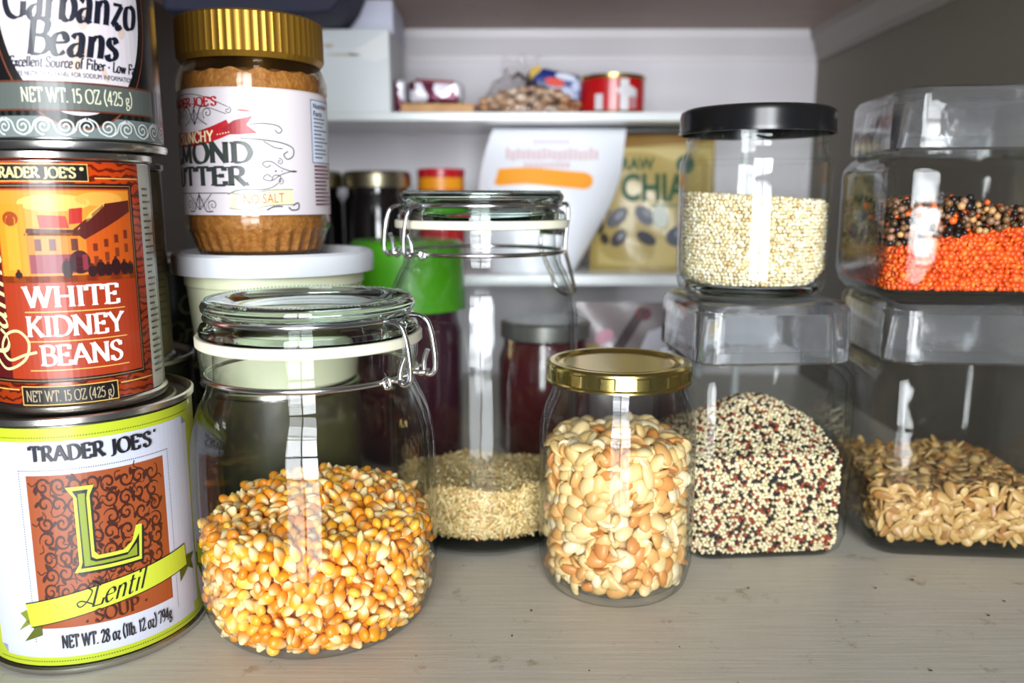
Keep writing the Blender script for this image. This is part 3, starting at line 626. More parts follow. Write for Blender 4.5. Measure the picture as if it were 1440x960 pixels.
F.rect(.0345, .0510, .060, .0885, srgb(46, 66, 120)); F.up(); F.rect(.0350, .0515, .060, .0880, srgb(214, 222, 236))
F.emit('printed_artwork', M_PRINT, t, cylmap(rr))
F2 = Flat(); F2.z = 8; F2.tr = (1, 0, .95, .0075)
F2.text("TRADER JOE'S", -.0420, .0822, .0050, RED, width=.044, thick=.24, thin=.09, rise=0)
F2.text('CRUNCHY', -.0390, .0615, .0062, srgb(250, 236, 190), width=.032, thick=.2, thin=.08, serif=.07, rise=.05)
for k in range(5): F2.ell(-.0205 + k * .0016, .0660 + k * .0003, .0004, .0004, srgb(250, 236, 190), n=8)
F2.text('ALMOND', -.0020, .0500, .0118, GK, width=.072, thick=.24, thin=.09, align='r', track=.04)
F2.text('BUTTER', -.0050, .0370, .0108, GK, width=.066, thick=.24, thin=.09, align='r', track=.04)
F2.sans('NO SALT', .003, .0268, .0056, srgb(196, 92, 62), width=.022, rise=.06)
F2.sans('Nutrition', .0365, .0835, .0030, INK, align='l', bold=.02, width=.0155); F2.sans('Facts', .0365, .0790, .0030, INK, align='l', bold=.02, width=.009)
rd = random.Random(9)
for k in range(11): F2.rect(.0365, .0770 - k * .0023, .0365 + rd.uniform(.008, .018), .0770 - k * .0023 + .0008, srgb(90, 96, 116))
for k in range(11): F2.rect(.0355, .0485 - k * .0023, .0355 + rd.uniform(.012, .022), .0485 - k * .0023 + .0012, srgb(110, 70, 84))
F2.emit('lettering', M_PRINT, t, cylmap(rr))

# ------------------------------------------------------------------ grains: templates and packing
def norm(a): return a / np.maximum(np.linalg.norm(a, axis=-1, keepdims=True), 1e-9)
def solid(prof, seg, flat=1.0, flatten=None):
    """body of revolution about x: (x, r) list -> verts, tris"""
    V = []; T = []; idx = []
    for x, r in prof:
        if r == 0: idx.append([len(V)]); V.append((x, 0, 0))
        else:
            idx.append(list(range(len(V), len(V) + seg)))
            for k in range(seg):
                a = 2 * PI * k / seg; z = r * math.sin(a) * flat
                if flatten is not None: z = max(z, flatten)
                V.append((x, r * math.cos(a), z))
    for A, D in zip(idx, idx[1:]):
        for k in range(seg):
            q = (k + 1) % seg
            if len(A) == 1: T.append((A[0], D[k], D[q]))
            elif len(D) == 1: T.append((A[k], D[0], A[q]))
            else: T += [(A[k], D[k], D[q]), (A[k], D[q], A[q])]
    return np.array(V, float), np.array(T, int)
CORN = solid([(-.50, 0), (-.46, .11), (-.22, .30), (.06, .41), (.30, .38), (.45, .22), (.50, 0)], 8, .68)
PNUT = solid([(-.50, 0), (-.44, .18), (-.24, .33), (.08, .38), (.34, .30), (.46, .16), (.50, 0)], 9, .80, -.05)
PWHOLE = solid([(-.50, 0), (-.42, .17), (-.18, .29), (.12, .30), (.38, .21), (.50, 0)], 8, 1)
SQSEED = solid([(-.50, 0), (-.36, .12), (-.05, .27), (.25, .29), (.42, .18), (.50, 0)], 8, .42)
def ico(flat=1):
    bm = bmesh.new(); bmesh.ops.create_icosphere(bm, subdivisions=1, radius=.5); V = np.array([v.co[:] for v in bm.verts]); T = np.array([[v.index for v in f.verts] for f in bm.faces]); bm.free()
    V[:, 2] *= flat; return V, T
BALL, LENT = ico(), ico(.5)
RICE = solid([(-.5, 0), (-.36, .10), (.30, .115), (.5, 0)], 4, .85)
def inset_poly(half, corner, d, zr=0):
    if corner is None:
        a = np.linspace(0, 2 * PI, 361)[:-1]; r = half - d; return np.stack([r * np.cos(a), r * np.sin(a)], 1)
    return np.array(outline(half - d, max(corner - d, .002), 9))
def pack(half, corner, zlo, topf, s, side_layers=2, top_layers=2, jit=.25, botr=None, rise=.86, front=None):
    """points packed against the glass and under the heap's surface; returns P, outward normals, layer"""
    P, Nn, Ly = [], [], []
    for L in range(side_layers):
        z = zlo + s * .45; row = 0
        while z < .35:
            d = s * (.52 + .72 * L) + (botr(z) if botr else 0)
            pl = inset_poly(half, corner, d); q = np.vstack([pl, pl[:1]]); sg = np.linalg.norm(np.diff(q, axis=0), axis=1); cum = np.concatenate([[0], np.cumsum(sg)])
            n = int(cum[-1] / s); tt = (np.arange(n) + .5 * (row % 2) + .37 * L + rng.uniform(0, .2)) / n * cum[-1] % cum[-1]
            x = np.interp(tt, cum, q[:, 0]); y = np.interp(tt, cum, q[:, 1]); any_ = False
            ok = np.array([topf(a, b) - s * .4 > z for a, b in zip(x, y)])
            if not ok.any(): break
            x, y = x[ok], y[ok]; P.append(np.stack([x, y, np.full(len(x), z)], 1))
            nn = np.stack([x, y, np.zeros(len(x))], 1)
            if corner is not None:
                m = np.abs(x) > np.abs(y); nn[m, 1] *= .1; nn[~m, 0] *= .1
            Nn.append(norm(nn)); Ly.append(np.full(len(x), L)); z += s * rise; row += 1
    for L in range(top_layers):
        d = s * (.5 + .72 * (side_layers - 1) * .6); n = int(half / s * 1.2) + 2
        gx = []
        for j in range(-n, n + 1):
            for i in range(-n, n + 1):
                gx.append(((i + .5 * (j % 2)) * s * .95, j * s * .83))
        g = np.array(gx) + rng.uniform(-.1, .1, 2) * s * L
        if corner is None: k = np.hypot(g[:, 0], g[:, 1]) < half - d
        else:
            ax, ay = np.abs(g[:, 0]), np.abs(g[:, 1]); h2, c2 = half - d, max(corner, .012)
            k = (np.maximum(ax, ay) < h2) & ~((ax > h2 - c2) & (ay > h2 - c2) & (np.hypot(ax - h2 + c2, ay - h2 + c2) > c2))
        g = g[k]; z = np.array([topf(a, b) for a, b in g]) - s * (.42 + .7 * L)
        P.append(np.column_stack([g, z])); Nn.append(np.tile([0, 0, 1.], (len(g), 1))); Ly.append(np.full(len(g), 10 + L))
    P = np.vstack(P); Nn = np.vstack(Nn); Ly = np.concatenate(Ly)
    P += rng.uniform(-jit, jit, P.shape) * s
    return P, Nn, Ly
def frames(Nn, noise, mode='flat'):
    """rotation matrices whose z axis leans to the normal (flat) or is free"""
    n = len(Nn); z = norm(Nn * (1 if mode == 'flat' else 0) + rng.normal(0, 1, (n, 3)) * noise)
    r = rng.normal(0, 1, (n, 3)); x = norm(r - (r * z).sum(1, keepdims=True) * z); y = np.cross(z, x)
    return np.stack([x, y, z], 2)
def keep_inside(P, half, corner, marg, rot=0):
    r = np.hypot(P[:, 0], P[:, 1])
    if corner is None:
        f = np.minimum(1, (half - marg) / np.maximum(r, 1e-6)); P[:, 0] *= f; P[:, 1] *= f
    else: P[:, :2] = np.clip(P[:, :2], -(half - marg), half - marg)
    return P
def merged(name, tmpl, P, M, sc, cols, m, core=None, corecol=(0, 0, 0)):
    """one mesh of many grains; cols: (n, nv, 3)"""
    V, T = tmpl; n, nv = len(P), len(V); sc = np.asarray(sc).reshape(n, 1, -1)
    W = np.einsum('nij,nvj->nvi', M, V[None] * sc) + P[:, None]
    W = W.reshape(-1, 3); F_ = (T[None] + (np.arange(n) * nv)[:, None, None]).reshape(-1, 3); Cc = cols.reshape(-1, 3)
    if core:
        cv, cf = core; F_ = np.vstack([F_, cf + len(W)]); W = np.vstack([W, cv]); Cc = np.vstack([Cc, np.tile(corecol, (len(cv), 1))])
    me = bpy.data.meshes.new(name); me.vertices.add(len(W)); me.vertices.foreach_set('co', W.ravel())
    me.loops.add(len(F_) * 3); me.loops.foreach_set('vertex_index', F_.ravel().astype(np.int32))
    me.polygons.add(len(F_)); me.polygons.foreach_set('loop_start', np.arange(0, len(F_) * 3, 3, dtype=np.int32))
    me.polygons.foreach_set('use_smooth', np.ones(len(F_), bool))
    a = me.color_attributes.new('col', 'FLOAT_COLOR', 'POINT'); a.data.foreach_set('color', np.column_stack([Cc, np.ones(len(Cc))]).ravel())
    me.update(calc_edges=True); me.validate(); me.materials.append(m)
    return me
def core_mesh(half, corner, d, zlo, topf, dz, botr=None):
    """filled heap hidden inside the grains"""
    bm = bmesh.new(); rings = []
    zs = np.linspace(0, 1, 7); K = 48
    base = inset_poly(half, corner, d); idx = np.linspace(0, len(base), K, endpoint=False).astype(int); base = base[idx]
    for t in zs:
        rr_ = []
        for x, y in base:
            zt = topf(x, y) - dz; z = zlo + d * .7 + t * (zt - zlo - d * .7); f = 1 - (botr(z) / half if botr else 0); rr_.append((x * f, y * f, z))
        rings.append(rr_)
    for s_ in (.8, .55, .3, .1): rings.append([(x * s_, y * s_, topf(x * s_, y * s_) - dz) for x, y in base])
    V = np.array(rings).reshape(-1, 3); T = []
    for r in range(len(rings) - 1):
        for k in range(K):
            a, b, c, e = r * K + k, r * K + (k + 1) % K, (r + 1) * K + (k + 1) % K, (r + 1) * K + k; T += [(a, b, c), (a, c, e)]
    for base_ in (0, (len(rings) - 1) * K):
        for k in range(1, K - 1): T.append((base_, base_ + k, base_ + k + 1))
    bm.free(); return V, np.array(T)
def zone(p, A):
    lo, hi = np.percentile(A, 5, 0), np.percentile(A, 95, 0); fx, fz = (p[0] - lo[0]) / (hi[0] - lo[0]), (p[2] - lo[2]) / (hi[2] - lo[2])
    v = 'bottom' if fz < .25 else 'lower middle' if fz < .5 else 'upper middle' if fz < .75 else 'top'
    h = 'far left' if fx < .2 else 'left' if fx < .4 else 'centre' if fx < .6 else 'right' if fx < .8 else 'far right'
    return v + ', ' + h
def fill(name, label, cat, group, loc, rot, half, corner, zlo, topf, s, tmpl, size, colf, mt, noise, mode, corecol, indiv=0, ilabel='', icat='', iname='', igroup='', sl=2, tl=2, botr=None, jit=.22, rise=.86):
    P, Nn, Ly = pack(half, corner, zlo, topf, s, sl, tl, jit, botr, rise)
    ca, sa = math.cos(R(rot)), math.sin(R(rot)); Rz = np.array([[ca, -sa, 0], [sa, ca, 0], [0, 0, 1]])
    marg = min(size) * .5 if mode == 'flat' else max(size) * .30
    P = keep_inside(P, half, corner, marg); P[:, 2] = np.maximum(P[:, 2], zlo + min(size) * .4)
    M = frames(Nn, noise, mode); n = len(P)
    W = P @ Rz.T + np.array(loc); M = Rz @ M; Nw = Nn @ Rz.T
    toc = norm(np.array([0, 0, .211]) - W); facing = (toc * Nw).sum(1)
    vis = facing > -.15
    W, M, Nw, Ly, facing = W[vis], M[vis], Nw[vis], Ly[vis], facing[vis]; n = len(W)
    sc = np.array(size)[None] * rng.uniform(.85, 1.12, (n, 1)); cols = colf(tmpl[0], n)
    chosen = np.zeros(n, bool)
    if indiv:
        outer = (Ly == 0) | (Ly == 10); score = np.where(outer, facing + rng.uniform(0, .25, n), -9); order = np.argsort(-score)[:indiv]; chosen[order] = score[order] > 0.12
        nvar = 14; vm = []
        cv = colf(tmpl[0], nvar)
        for k in range(nvar):
            me = merged(iname, tmpl, np.zeros((1, 3)), np.eye(3)[None], [[size[0], size[1], size[2]]], cv[k:k + 1], mt); vm.append(me)
        for q in np.nonzero(chosen)[0]:
            o = bpy.data.objects.new(iname, vm[rng.integers(nvar)]); mw = Matrix([list(M[q][0]) + [W[q][0]], list(M[q][1]) + [W[q][1]], list(M[q][2]) + [W[q][2]], [0, 0, 0, 1]])
            o.matrix_world = mw @ Matrix.Scale(rng.uniform(.88, 1.14) if iname != 'peanut' else rng.uniform(.66, 1.15), 4); C.objects.link(o); tag(o, ilabel % zone(W[q], W[chosen]), icat, igroup)
    r = ~chosen
    cv, cf = core_mesh(half, corner, s * (.52 + .72 * (sl - 1)), zlo, topf, s * 1.2, botr)
    cv = cv @ Rz.T + np.array(loc)
    me = merged(name, tmpl, W[r], M[r], sc[r], cols[r], mt, (cv, cf), corecol)
    o = bpy.data.objects.new(name, me); C.objects.link(o); o['kind'] = 'stuff'; tag(o, label, cat)
    return o
def pal(cols, wts):
    cols = np.array(cols); wts = np.array(wts) / sum(wts)
    def f(V, n):
        c = cols[rng.choice(len(cols), n, p=wts)] * rng.uniform(.85, 1.12, (n, 1)); return np.repeat(c[:, None], len(V), 1)
    return f
def corncol(V, n):
    body = np.array([srgb(244, 168, 34), srgb(240, 152, 22), srgb(248, 188, 66), srgb(232, 140, 24)])[rng.integers(0, 4, n)] * rng.uniform(.85, 1.1, (n, 1))
    tip = np.array(srgb(246, 226, 168)) * rng.uniform(.85, 1.05, (n, 1)); sh = rng.uniform(-.22, .20, (n, 1))
    t = np.clip((sh - V[None, :, 0] + .0) * 3.2 + .15, 0, 1)[..., None]
    return body[:, None] * (1 - t) + tip[:, None] * t
def seedcol(V, n):
    c = np.array([srgb(196, 158, 96), srgb(180, 136, 76), srgb(210, 176, 116), srgb(166, 116, 60), srgb(190, 150, 92)])[rng.integers(0, 5, n)]
    e = np.clip((np.abs(V[None, :, 1]) - .15) * 4, 0, 1)[..., None]
    return c[:, None] * (1 - .25 * e) + 0 * V[None, :, :1]

# ------------------------------------------------------------------ clamp jars
def ringprof(r0, r1, z0, z1, e=.0006):
    return [(r0, z0 + e), (r0 + e, z0), (r1 - e, z0), (r1, z0 + e), (r1, z1 - e), (r1 - e, z1), (r0 + e, z1), (r0, z1 - e), (r0, z0 + e)]
def clamp_jar(label, loc, rot, body, inner, dz, sc, lever=True):
    t = thing('clamp_jar', label, 'jar', loc, rot)
    ob('jar_body', lathe(body + inner, 128), M_GLASS, t)
    q = lambda pts: [(r * sc, z + dz) for r, z in pts]
    rbse = body[2][0]
    if lever: ob('thick_base', lathe([(0, .0032), (rbse - .006, .0032), (rbse + .001, .0022), (rbse + .0035, .0045), (rbse - .002, .0060), (0, .0058)]), M_BASEG, t)
    lid = q([(0, .1615), (.0350, .1612), (.0385, .1618), (.0410, .1640), (.0440, .1648), (.0495, .1647), (.0520, .1638), (.0532, .1618), (.0530, .1598), (.0515, .1580), (.0497, .1568), (.0495, .1552), (.0512, .1540), (.0535, .1528), (.0546, .1508), (.0546, .1478), (.0470, .1478), (.0462, .1440), (.0430, .1430), (.0420, .1500), (.0400, .1540), (0, .1545)])
    ob('lid', lathe(lid, 128), M_LID, t)
    bm = bmesh.new()
    for k in range(150):   # fine knurled bead round the lid's top edge
        a = 2 * PI * k / 150; r = bmesh.ops.create_icosphere(bm, subdivisions=1, radius=.0006)
        for v in r['verts']: v.co += Vector((.0505 * sc * math.cos(a), .0505 * sc * math.sin(a), .1646 + dz))
    ob('knurled_bead', bm, M_LID, t)
    ob('rubber_gasket', lathe(q(ringprof(.0475, .0566, .1429, .1478)), 128), M_RUBBER, t)
    zw = .1285 + dz; rn = .0532 * sc; W_ = .0013
    n = 96; ob('neck_wire', tube([(rn * math.cos(2 * PI * k / n), rn * math.sin(2 * PI * k / n), zw) for k in range(n)], W_, True), M_WIRE, t)
    rb = .0512 * sc; zb = .1562 + dz; a0 = R(14)
    arc = [(rb * math.cos(a), rb * math.sin(a), zb) for a in np.linspace(a0, 2 * PI - a0, 80)]
    y0 = .0122
    def arm(sg):
        pts = [(.0540, 1.0, .1562), (.0590, 1.02, .1545), (.0618, 1.04, .1490), (.0632, 1.04, .1420), (.0640, 1.04, .1350), (.0635, 1.04, .1295), (.0605, 1.04, .1275), (.0580, 1.0, .1295), (.0585, .96, .1350), (.0605, .94, .1400)]
        return [(x * sc, sg * y0 * k, z + dz) for x, k, z in pts]
    def sm(P): return crom([tuple(p) for p in P], 6)
    full = sm(arm(-1)[::-1])[:-1] 
    path = sm(arm(1)[::-1] + [arc[0]])[:-1] + arc + sm([arc[-1]] + arm(-1))[1:]
    ob('bail_wire', tube(path, W_, False), M_WIRE, t)
    for sg in (-1, 1):
        p = [(x * sc, sg * y0 * k, zw + z) for x, k, z in ((.0525, .80, 0), (.0550, .84, 0), (.0575, .90, 0), (.0590, 1.0, .0003), (.0590, 1.20, .0005))]
        ob('hinge_hook', tube(sm(p), W_ * .95), M_WIRE, t)
        cc = Vector((.0535 * sc, sg * y0 * 1.35, zw)); ob('hinge_eye', tube([cc + Vector((.0016 * math.cos(a), 0, .0024 * math.sin(a))) for a in np.linspace(0, 2 * PI, 20, endpoint=False)], W_ * .7, True), M_WIRE, t)
    if not lever: return t
    lev = [(-.0515, .30, .1562), (-.0585, .30, .1570), (-.0600, .30, .1500), (-.0585, .30, .1400), (-.0575, .30, .1290), (-.0610, .28, .1200), (-.0655, .25, .1100), (-.0690, .22, .1010), (-.0700, .10, .0975), (-.0700, -.10, .0975), (-.0690, -.22, .1010), (-.0655, -.25, .1100), (-.0610, -.28, .1200), (-.0575, -.30, .1290), (-.0585, -.30, .1400), (-.0600, -.30, .1500), (-.0585, -.30, .1570), (-.0515, -.30, .1562)]
    ob('clasp_lever', tube(sm([(x * sc, y * .045, z + dz) for x, y, z in lev]), W_), M_WIRE, t)
    bm = B((-.0585 * sc - .001, -.0135, .137 + dz), (-.0570 * sc, .0135, .141 + dz), .0003); ob('clasp_plate', bm, M_WIRE, t)
    return t
cb = curve_prof([(.0460, 0), (.0510, .0025), (.0560, .0095), (.0590, .0220), (.0597, .0400), (.0597, .0800), (.0588, .0970), (.0560, .1090), (.0518, .1185)], 5)
cbo = [(0, .0025), (.0400, .0025)] + cb + [(.0502, .1225), (.0496, .1265), (.0500, .1300), (.0512, .1330), (.0518, .1360), (.0518, .1425)]
cbi = [(.0465, .1425), (.0468, .1240)] + curve_prof([(.0500, .1175), (.0535, .1085), (.0562, .0970), (.0571, .0800), (.0571, .0400), (.0565, .0230), (.0545, .0110), (.0490, .0055)], 5) + [(0, .0045)]
CJ = (-.0985, .3965)
clamp_jar('glass clamp jar half full of yellow popcorn kernels beside the soup can', (*CJ, 0), -21, cbo, cbi, 0, .955, False)
botr = lambda z: .0065 * max(0, (1 - (z - .005) / .014)) ** 2 if z < .019 else 0
ct = lambda x, y: .0590 + .0105 * math.exp(-((x - .003) ** 2 + (y - .012) ** 2) / .0011) + .001 * math.sin(x * 210) * math.cos(y * 190)
fill('popcorn_kernels', 'yellow popcorn kernels filling the lower half of the clamp jar', 'popcorn', None, (*CJ, 0), 0, .0571, None, .0042, ct, .0062, CORN, (.0084, .0078, .0078), corncol, M_GRAIN, 1, 'free', srgb(190, 110, 20),
     300, 'yellow popcorn kernel, %s of the heap in the clamp jar', 'kernel', 'popcorn_kernel', 'popcorn kernels in the clamp jar', sl=2, tl=2, botr=botr)
rb_ = curve_prof([(.0500, 0), (.0535, .0020), (.0570, .0070), (.0590, .0180), (.0598, .0300), (.0598, .1300), (.0590, .1440), (.0565, .1560), (.0525, .1660), (.0495, .1715)], 5)
rbo = [(0, .0025), (.0420, .0025)] + rb_ + [(.0488, .1745), (.0486, .1790), (.0492, .1815), (.0506, .1835), (.0512, .1860), (.0512, .1935)]
rbi = [(.0455, .1935), (.0458, .1750)] + curve_prof([(.0478, .1700), (.0505, .1650), (.0545, .1550), (.0566, .1440), (.0574, .1300), (.0574, .0300), (.0560, .0170), (.0520, .0110), (.0450, .0090)], 5) + [(0, .0085)]
RJ = (-.0185, .512)
clamp_jar('taller glass clamp jar holding a little rice behind the popcorn jar', (*RJ, 0), 214, rbo, rbi, .0510, .948)
rt = lambda x, y: .0375 - .09 * y + .0015 * math.sin(x * 120 + y * 60)
fill('brown_rice', 'long grain brown rice in the bottom of the tall clamp jar', 'rice', None, (*RJ, 0), 0, .0573, None, .0095, rt, .0027, RICE, (.0080, .0100, .0100), pal([srgb(214, 190, 132), srgb(196, 168, 108), srgb(226, 206, 152), srgb(206, 160, 104)], [4, 3, 3, 1]), M_GRAIN, .35, 'flat', srgb(150, 120, 70), sl=2, tl=2, botr=lambda z: .008 * max(0, 1 - (z - .0095) / .012) ** 2)

# ------------------------------------------------------------------ peanut jar
PJ = (.0578, .4340)
t = thing('screw_top_jar', 'jar of skinned peanuts with a gold screw lid, nearest the shelf middle', 'jar', (*PJ, 0), 0)
po = [(0, .003), (.0310, .0025), (.0345, 0)] + curve_prof([(.0365, .0005), (.0395, .0040), (.0415, .0120), (.0425, .0220), (.0425, .0820), (.0420, .0920), (.0400, .1000), (.0372, .1065), (.0358, .1100)], 5) + [(.0355, .1215)]
pi_ = [(.0335, .1215), (.0336, .1100)] + curve_prof([(.0352, .1055), (.0380, .0985), (.0399, .0910), (.0405, .0820), (.0405, .0220), (.0396, .0120), (.0372, .0060), (.0320, .0038)], 5) + [(0, .0042)]
ob('jar_body', lathe(po + pi_, 112), M_GLASS, t)
def lug(a, r, z): return 1 + (.016 if (math.cos(a * 14 + .4) > .35 and r > .0380 and .1172 < z < .1228) else 0)
ob('lid', lathe([(0, .1240), (.0285, .1240), (.0300, .1248), (.0330, .1240), (.0345, .1255), (.0372, .1255), (.0384, .1244), (.0386, .1232), (.0386, .1227), (.0386, .1173), (.0386, .1168), (.0392, .1160), (.0392, .1150), (.0380, .1146), (.0370, .1155), (.0368, .1225), (0, .1228)], 168, rmod=lug), M_GOLD, t, 25)
pt_ = lambda x, y: .0830 + .0050 * math.exp(-((x - .004) ** 2 + (y - .004) ** 2) / .0007) + .001 * math.sin(x * 260) * math.cos(y * 230)
def pncol(V, n):
    c = np.array([srgb(232, 204, 146), srgb(222, 188, 124), srgb(242, 224, 182), srgb(222, 168, 100), srgb(206, 138, 72), srgb(150, 60, 40)])
    k = rng.choice(6, n, p=[.30, .25, .2, .15, .07, .03]); b = c[k] * rng.uniform(.9, 1.06, (n, 1))
    gb = rng.normal(0, 1, (n, 3)); t_ = np.clip((V[None] @ gb[:, :, None])[..., 0] * .9, 0, .8)[..., None] 
    return b[:, None] * (1 - t_ * .35) + np.array(srgb(206, 156, 84))[None, None] * t_ * .35
botp = lambda z: .0055 * max(0, 1 - (z - .004) / .012) ** 2 if z < .016 else 0
fill('peanuts', 'skinned peanuts filling most of the gold lidded jar', 'peanuts', None, (*PJ, 0), 0, .0405, None, .0038, pt_, .0076, PNUT, (.0132, .0128, .0120), pncol, M_GRAIN, .8, 'flat', srgb(190, 150, 96),
     150, 'skinned peanut half, %s of the heap in the gold lidded jar', 'peanut', 'peanut', 'peanuts in the gold lidded jar', sl=2, tl=2, botr=botp, jit=.28)

# ------------------------------------------------------------------ square jars
def square_jar(label, loc, rot, hw, h, cc, split=.76, m=M_GLASSG):
    t = thing('square_jar', label, 'jar', loc, rot); zb = h * split
    O = lambda w_, z, c=cc: (outline(w_, c), z)
    body = [O(hw - .0070, 0, cc), O(hw - .0050, .0010, cc), O(hw - .0018, .0050, cc), O(hw, .0130), O(hw, zb - .012), O(hw - .0008, zb - .007), O(hw - .004, zb - .002), O(hw - .008, zb + .0002), O(hw - .0085, zb + .0080), O(hw - .0110, zb + .0080), O(hw - .0112, zb - .001), O(hw - .007, zb - .005), O(hw - .0035, zb - .011, cc * .9), O(hw - .0030, .0150, cc * .9), O(hw - .0050, .0060, cc * .9), O(hw - .009, .0036, cc * .85)]
    ob('jar_body', loft(body), m, t, 30)
    li = hw - .0050
    lid = [O(li - .009, h - .0085, cc * .6), O(li - .008, h - .0105, cc * .6), O(li - .0060, zb + .0018, cc * .7), O(li - .001, zb + .0008), O(li + .0012, zb + .0022), O(li + .0014, zb + .0060), O(li + .0010, h - .0050), O(li - .0010, h - .0014), O(li - .0045, h)]
    ob('lid', loft(lid), M_SQLID, t, 30); return t
QJ = (.1480, .5030)
square_jar('square glass jar of mixed quinoa with the black lidded jar on top', (*QJ, 0), 4.7, .0500, .1530, .013)
qt = lambda x, y: .0610 + .0265 * math.exp(-((x - .008) ** 2 / .0016 + (y - .010) ** 2 / .0014))
fill('mixed_quinoa', 'black, red and white quinoa grains heaped in the square jar', 'quinoa', None, (*QJ, 0), 4.7, .0470, .0115, .0030, qt, .00225, BALL, (.0028, .0027, .0022), pal([srgb(236, 222, 184), srgb(224, 206, 160), srgb(150, 62, 34), srgb(52, 28, 26), srgb(24, 20, 22)], [38, 22, 13, 10, 11]), M_MATTEG, 1, 'free', srgb(120, 90, 60), sl=2, tl=2, botr=lambda z: .0035 * max(0, 1 - (z - .003) / .008) ** 1.5)
SJ = (.2730, .5100)
square_jar('square glass jar of tan pumpkin seeds beneath the lentil jar', (*SJ, 0), -5, .0560, .1530, .015)
st = lambda x, y: .0440 + .0015 * math.sin(x * 90) + .02 * y
fill('pumpkin_seeds', 'tan pumpkin seeds covering the bottom third of the square jar', 'seeds', None, (*SJ, 0), -5, .0528, .0130, .0078, st, .0058, SQSEED, (.0118, .0118, .0085), seedcol, M_GRAIN, .42, 'flat', srgb(100, 74, 44),
     240, 'tan pumpkin seed, %s of the pile in the lower right square jar', 'seed', 'pumpkin_seed', 'pumpkin seeds in the square jar', sl=2, tl=2, botr=lambda z: .008 * max(0, 1 - (z - .0066) / .010) ** 1.5, rise=.72)
LJ = (.2690, .5060)
square_jar('square glass jar of orange lentils on top of the pumpkin seed jar', (*LJ, .1535), -6.5, .0550, .1190, .016, .70)
lt = lambda x, y: .1535 + .0365 + .20 * x - .10 * y
fill('red_lentils', 'orange split lentils in the upper right square jar', 'lentils', None, (LJ[0], LJ[1], 0), -6.5, .0520, .0140, .1602, lambda x, y: min(max(.1925 + .16 * x - .02 * y, .17), .203), .0029, LENT, (.0048, .0048, .0042), pal([srgb(222, 82, 14), srgb(232, 100, 22), srgb(206, 68, 12), srgb(236, 122, 44)], [4, 3, 3, 1]), M_GRAIN, .7, 'flat', srgb(170, 60, 14), sl=2, tl=2)
# the mixed beans over the lentils
lay = lambda x, y: min(max(.1925 + .16 * x - .02 * y, .17), .203)
P = []
for j in range(26):
    for i in range(26):
        x, y = -.0495 + i * .0039 + (j % 2) * .0019, -.0495 + j * .0039
        if max(abs(x), abs(y)) < .0497:
            base = lay(x, y); top = .2110 - .0035 * (x > .0) - .05 * max(x, 0); z = base + .001
            while z < top: P.append((x + rng.uniform(-.0016, .0016), y + rng.uniform(-.0016, .0016), z + rng.uniform(-.001, .001))); z += .0036
P = np.array(P); ca, sa = math.cos(R(-6.5)), math.sin(R(-6.5)); P = P @ np.array([[ca, sa, 0], [-sa, ca, 0], [0, 0, 1]]) + np.array([LJ[0], LJ[1], 0])
n = len(P); M = frames(np.tile([0, 0, 1.], (n, 1)), 1, 'free')
me = merged('bean_mix', BALL, P, M, np.array([[.0048, .0046, .0040]]) * rng.uniform(.7, 1.15, (n, 1)), pal([srgb(26, 20, 22), srgb(120, 84, 50), srgb(196, 150, 96), srgb(86, 62, 40), srgb(226, 96, 30), srgb(150, 110, 84)], [7, 5, 3, 4, 3, 3])(BALL[0], n), M_GRAIN)
o = bpy.data.objects.new('bean_mix', me); C.objects.link(o); o['kind'] = 'stuff'; tag(o, 'dark and brown mixed beans lying over the orange lentils in the upper right jar', 'beans')

# ------------------------------------------------------------------ black lidded jar
BJ = (.1470, .5060); zb0 = .1534
t = thing('screw_top_jar', 'glass jar of pale buckwheat with a black screw lid on the quinoa jar', 'jar', (*BJ, zb0), 0)
bo = [(0, .003), (.0330, .0025), (.0360, 0)] + curve_prof([(.0385, .0005), (.0425, .0035), (.0444, .0100), (.0448, .0180), (.0448, .0740), (.0440, .0800), (.0418, .0850), (.0410, .0880)], 5) + [(.0408, .0900), (.0418, .0915), (.0408, .0935), (.0405, .1040)]
bi = [(.0385, .1040), (.0388, .0885)] + curve_prof([(.0398, .0845), (.0420, .0795), (.0428, .0740), (.0428, .0180), (.0420, .0110), (.0390, .0075), (.0340, .0068)], 5) + [(0, .0066)]
ob('jar_body', lathe(bo + bi, 112), M_GLASS, t)
ob('thick_base', lathe([(0, .0035), (.034, .0032), (.0375, .0012), (.0408, .0035), (.0395, .0068), (.036, .0064), (0, .0062)]), M_BASEG, t)
ob('lid', lathe([(0, .1085), (.0360, .1085), (.0375, .1098), (.0420, .1100), (.0445, .1085), (.0453, .1060), (.0453, .0985), (.0458, .0970), (.0455, .0955), (.0440, .0955), (.0435, .1050), (0, .1070)], 128), M_BLACK, t)
fill('buckwheat', 'pale hulled buckwheat grains filling half of the black lidded jar', 'grain', None, (*BJ, 0), 0, .0428, None, zb0 + .0075, lambda x, y: .2125 - .06 * x, .0024, BALL, (.0031, .0027, .0026), pal([srgb(238, 226, 190), srgb(226, 208, 162), srgb(244, 236, 210), srgb(206, 180, 130)], [4, 3, 3, 1]), M_MATTEG, 1, 'free', srgb(190, 170, 120), sl=2, tl=2, botr=lambda z: .008 * max(0, 1 - (z - zb0 - .0075) / .010) ** 1.5)

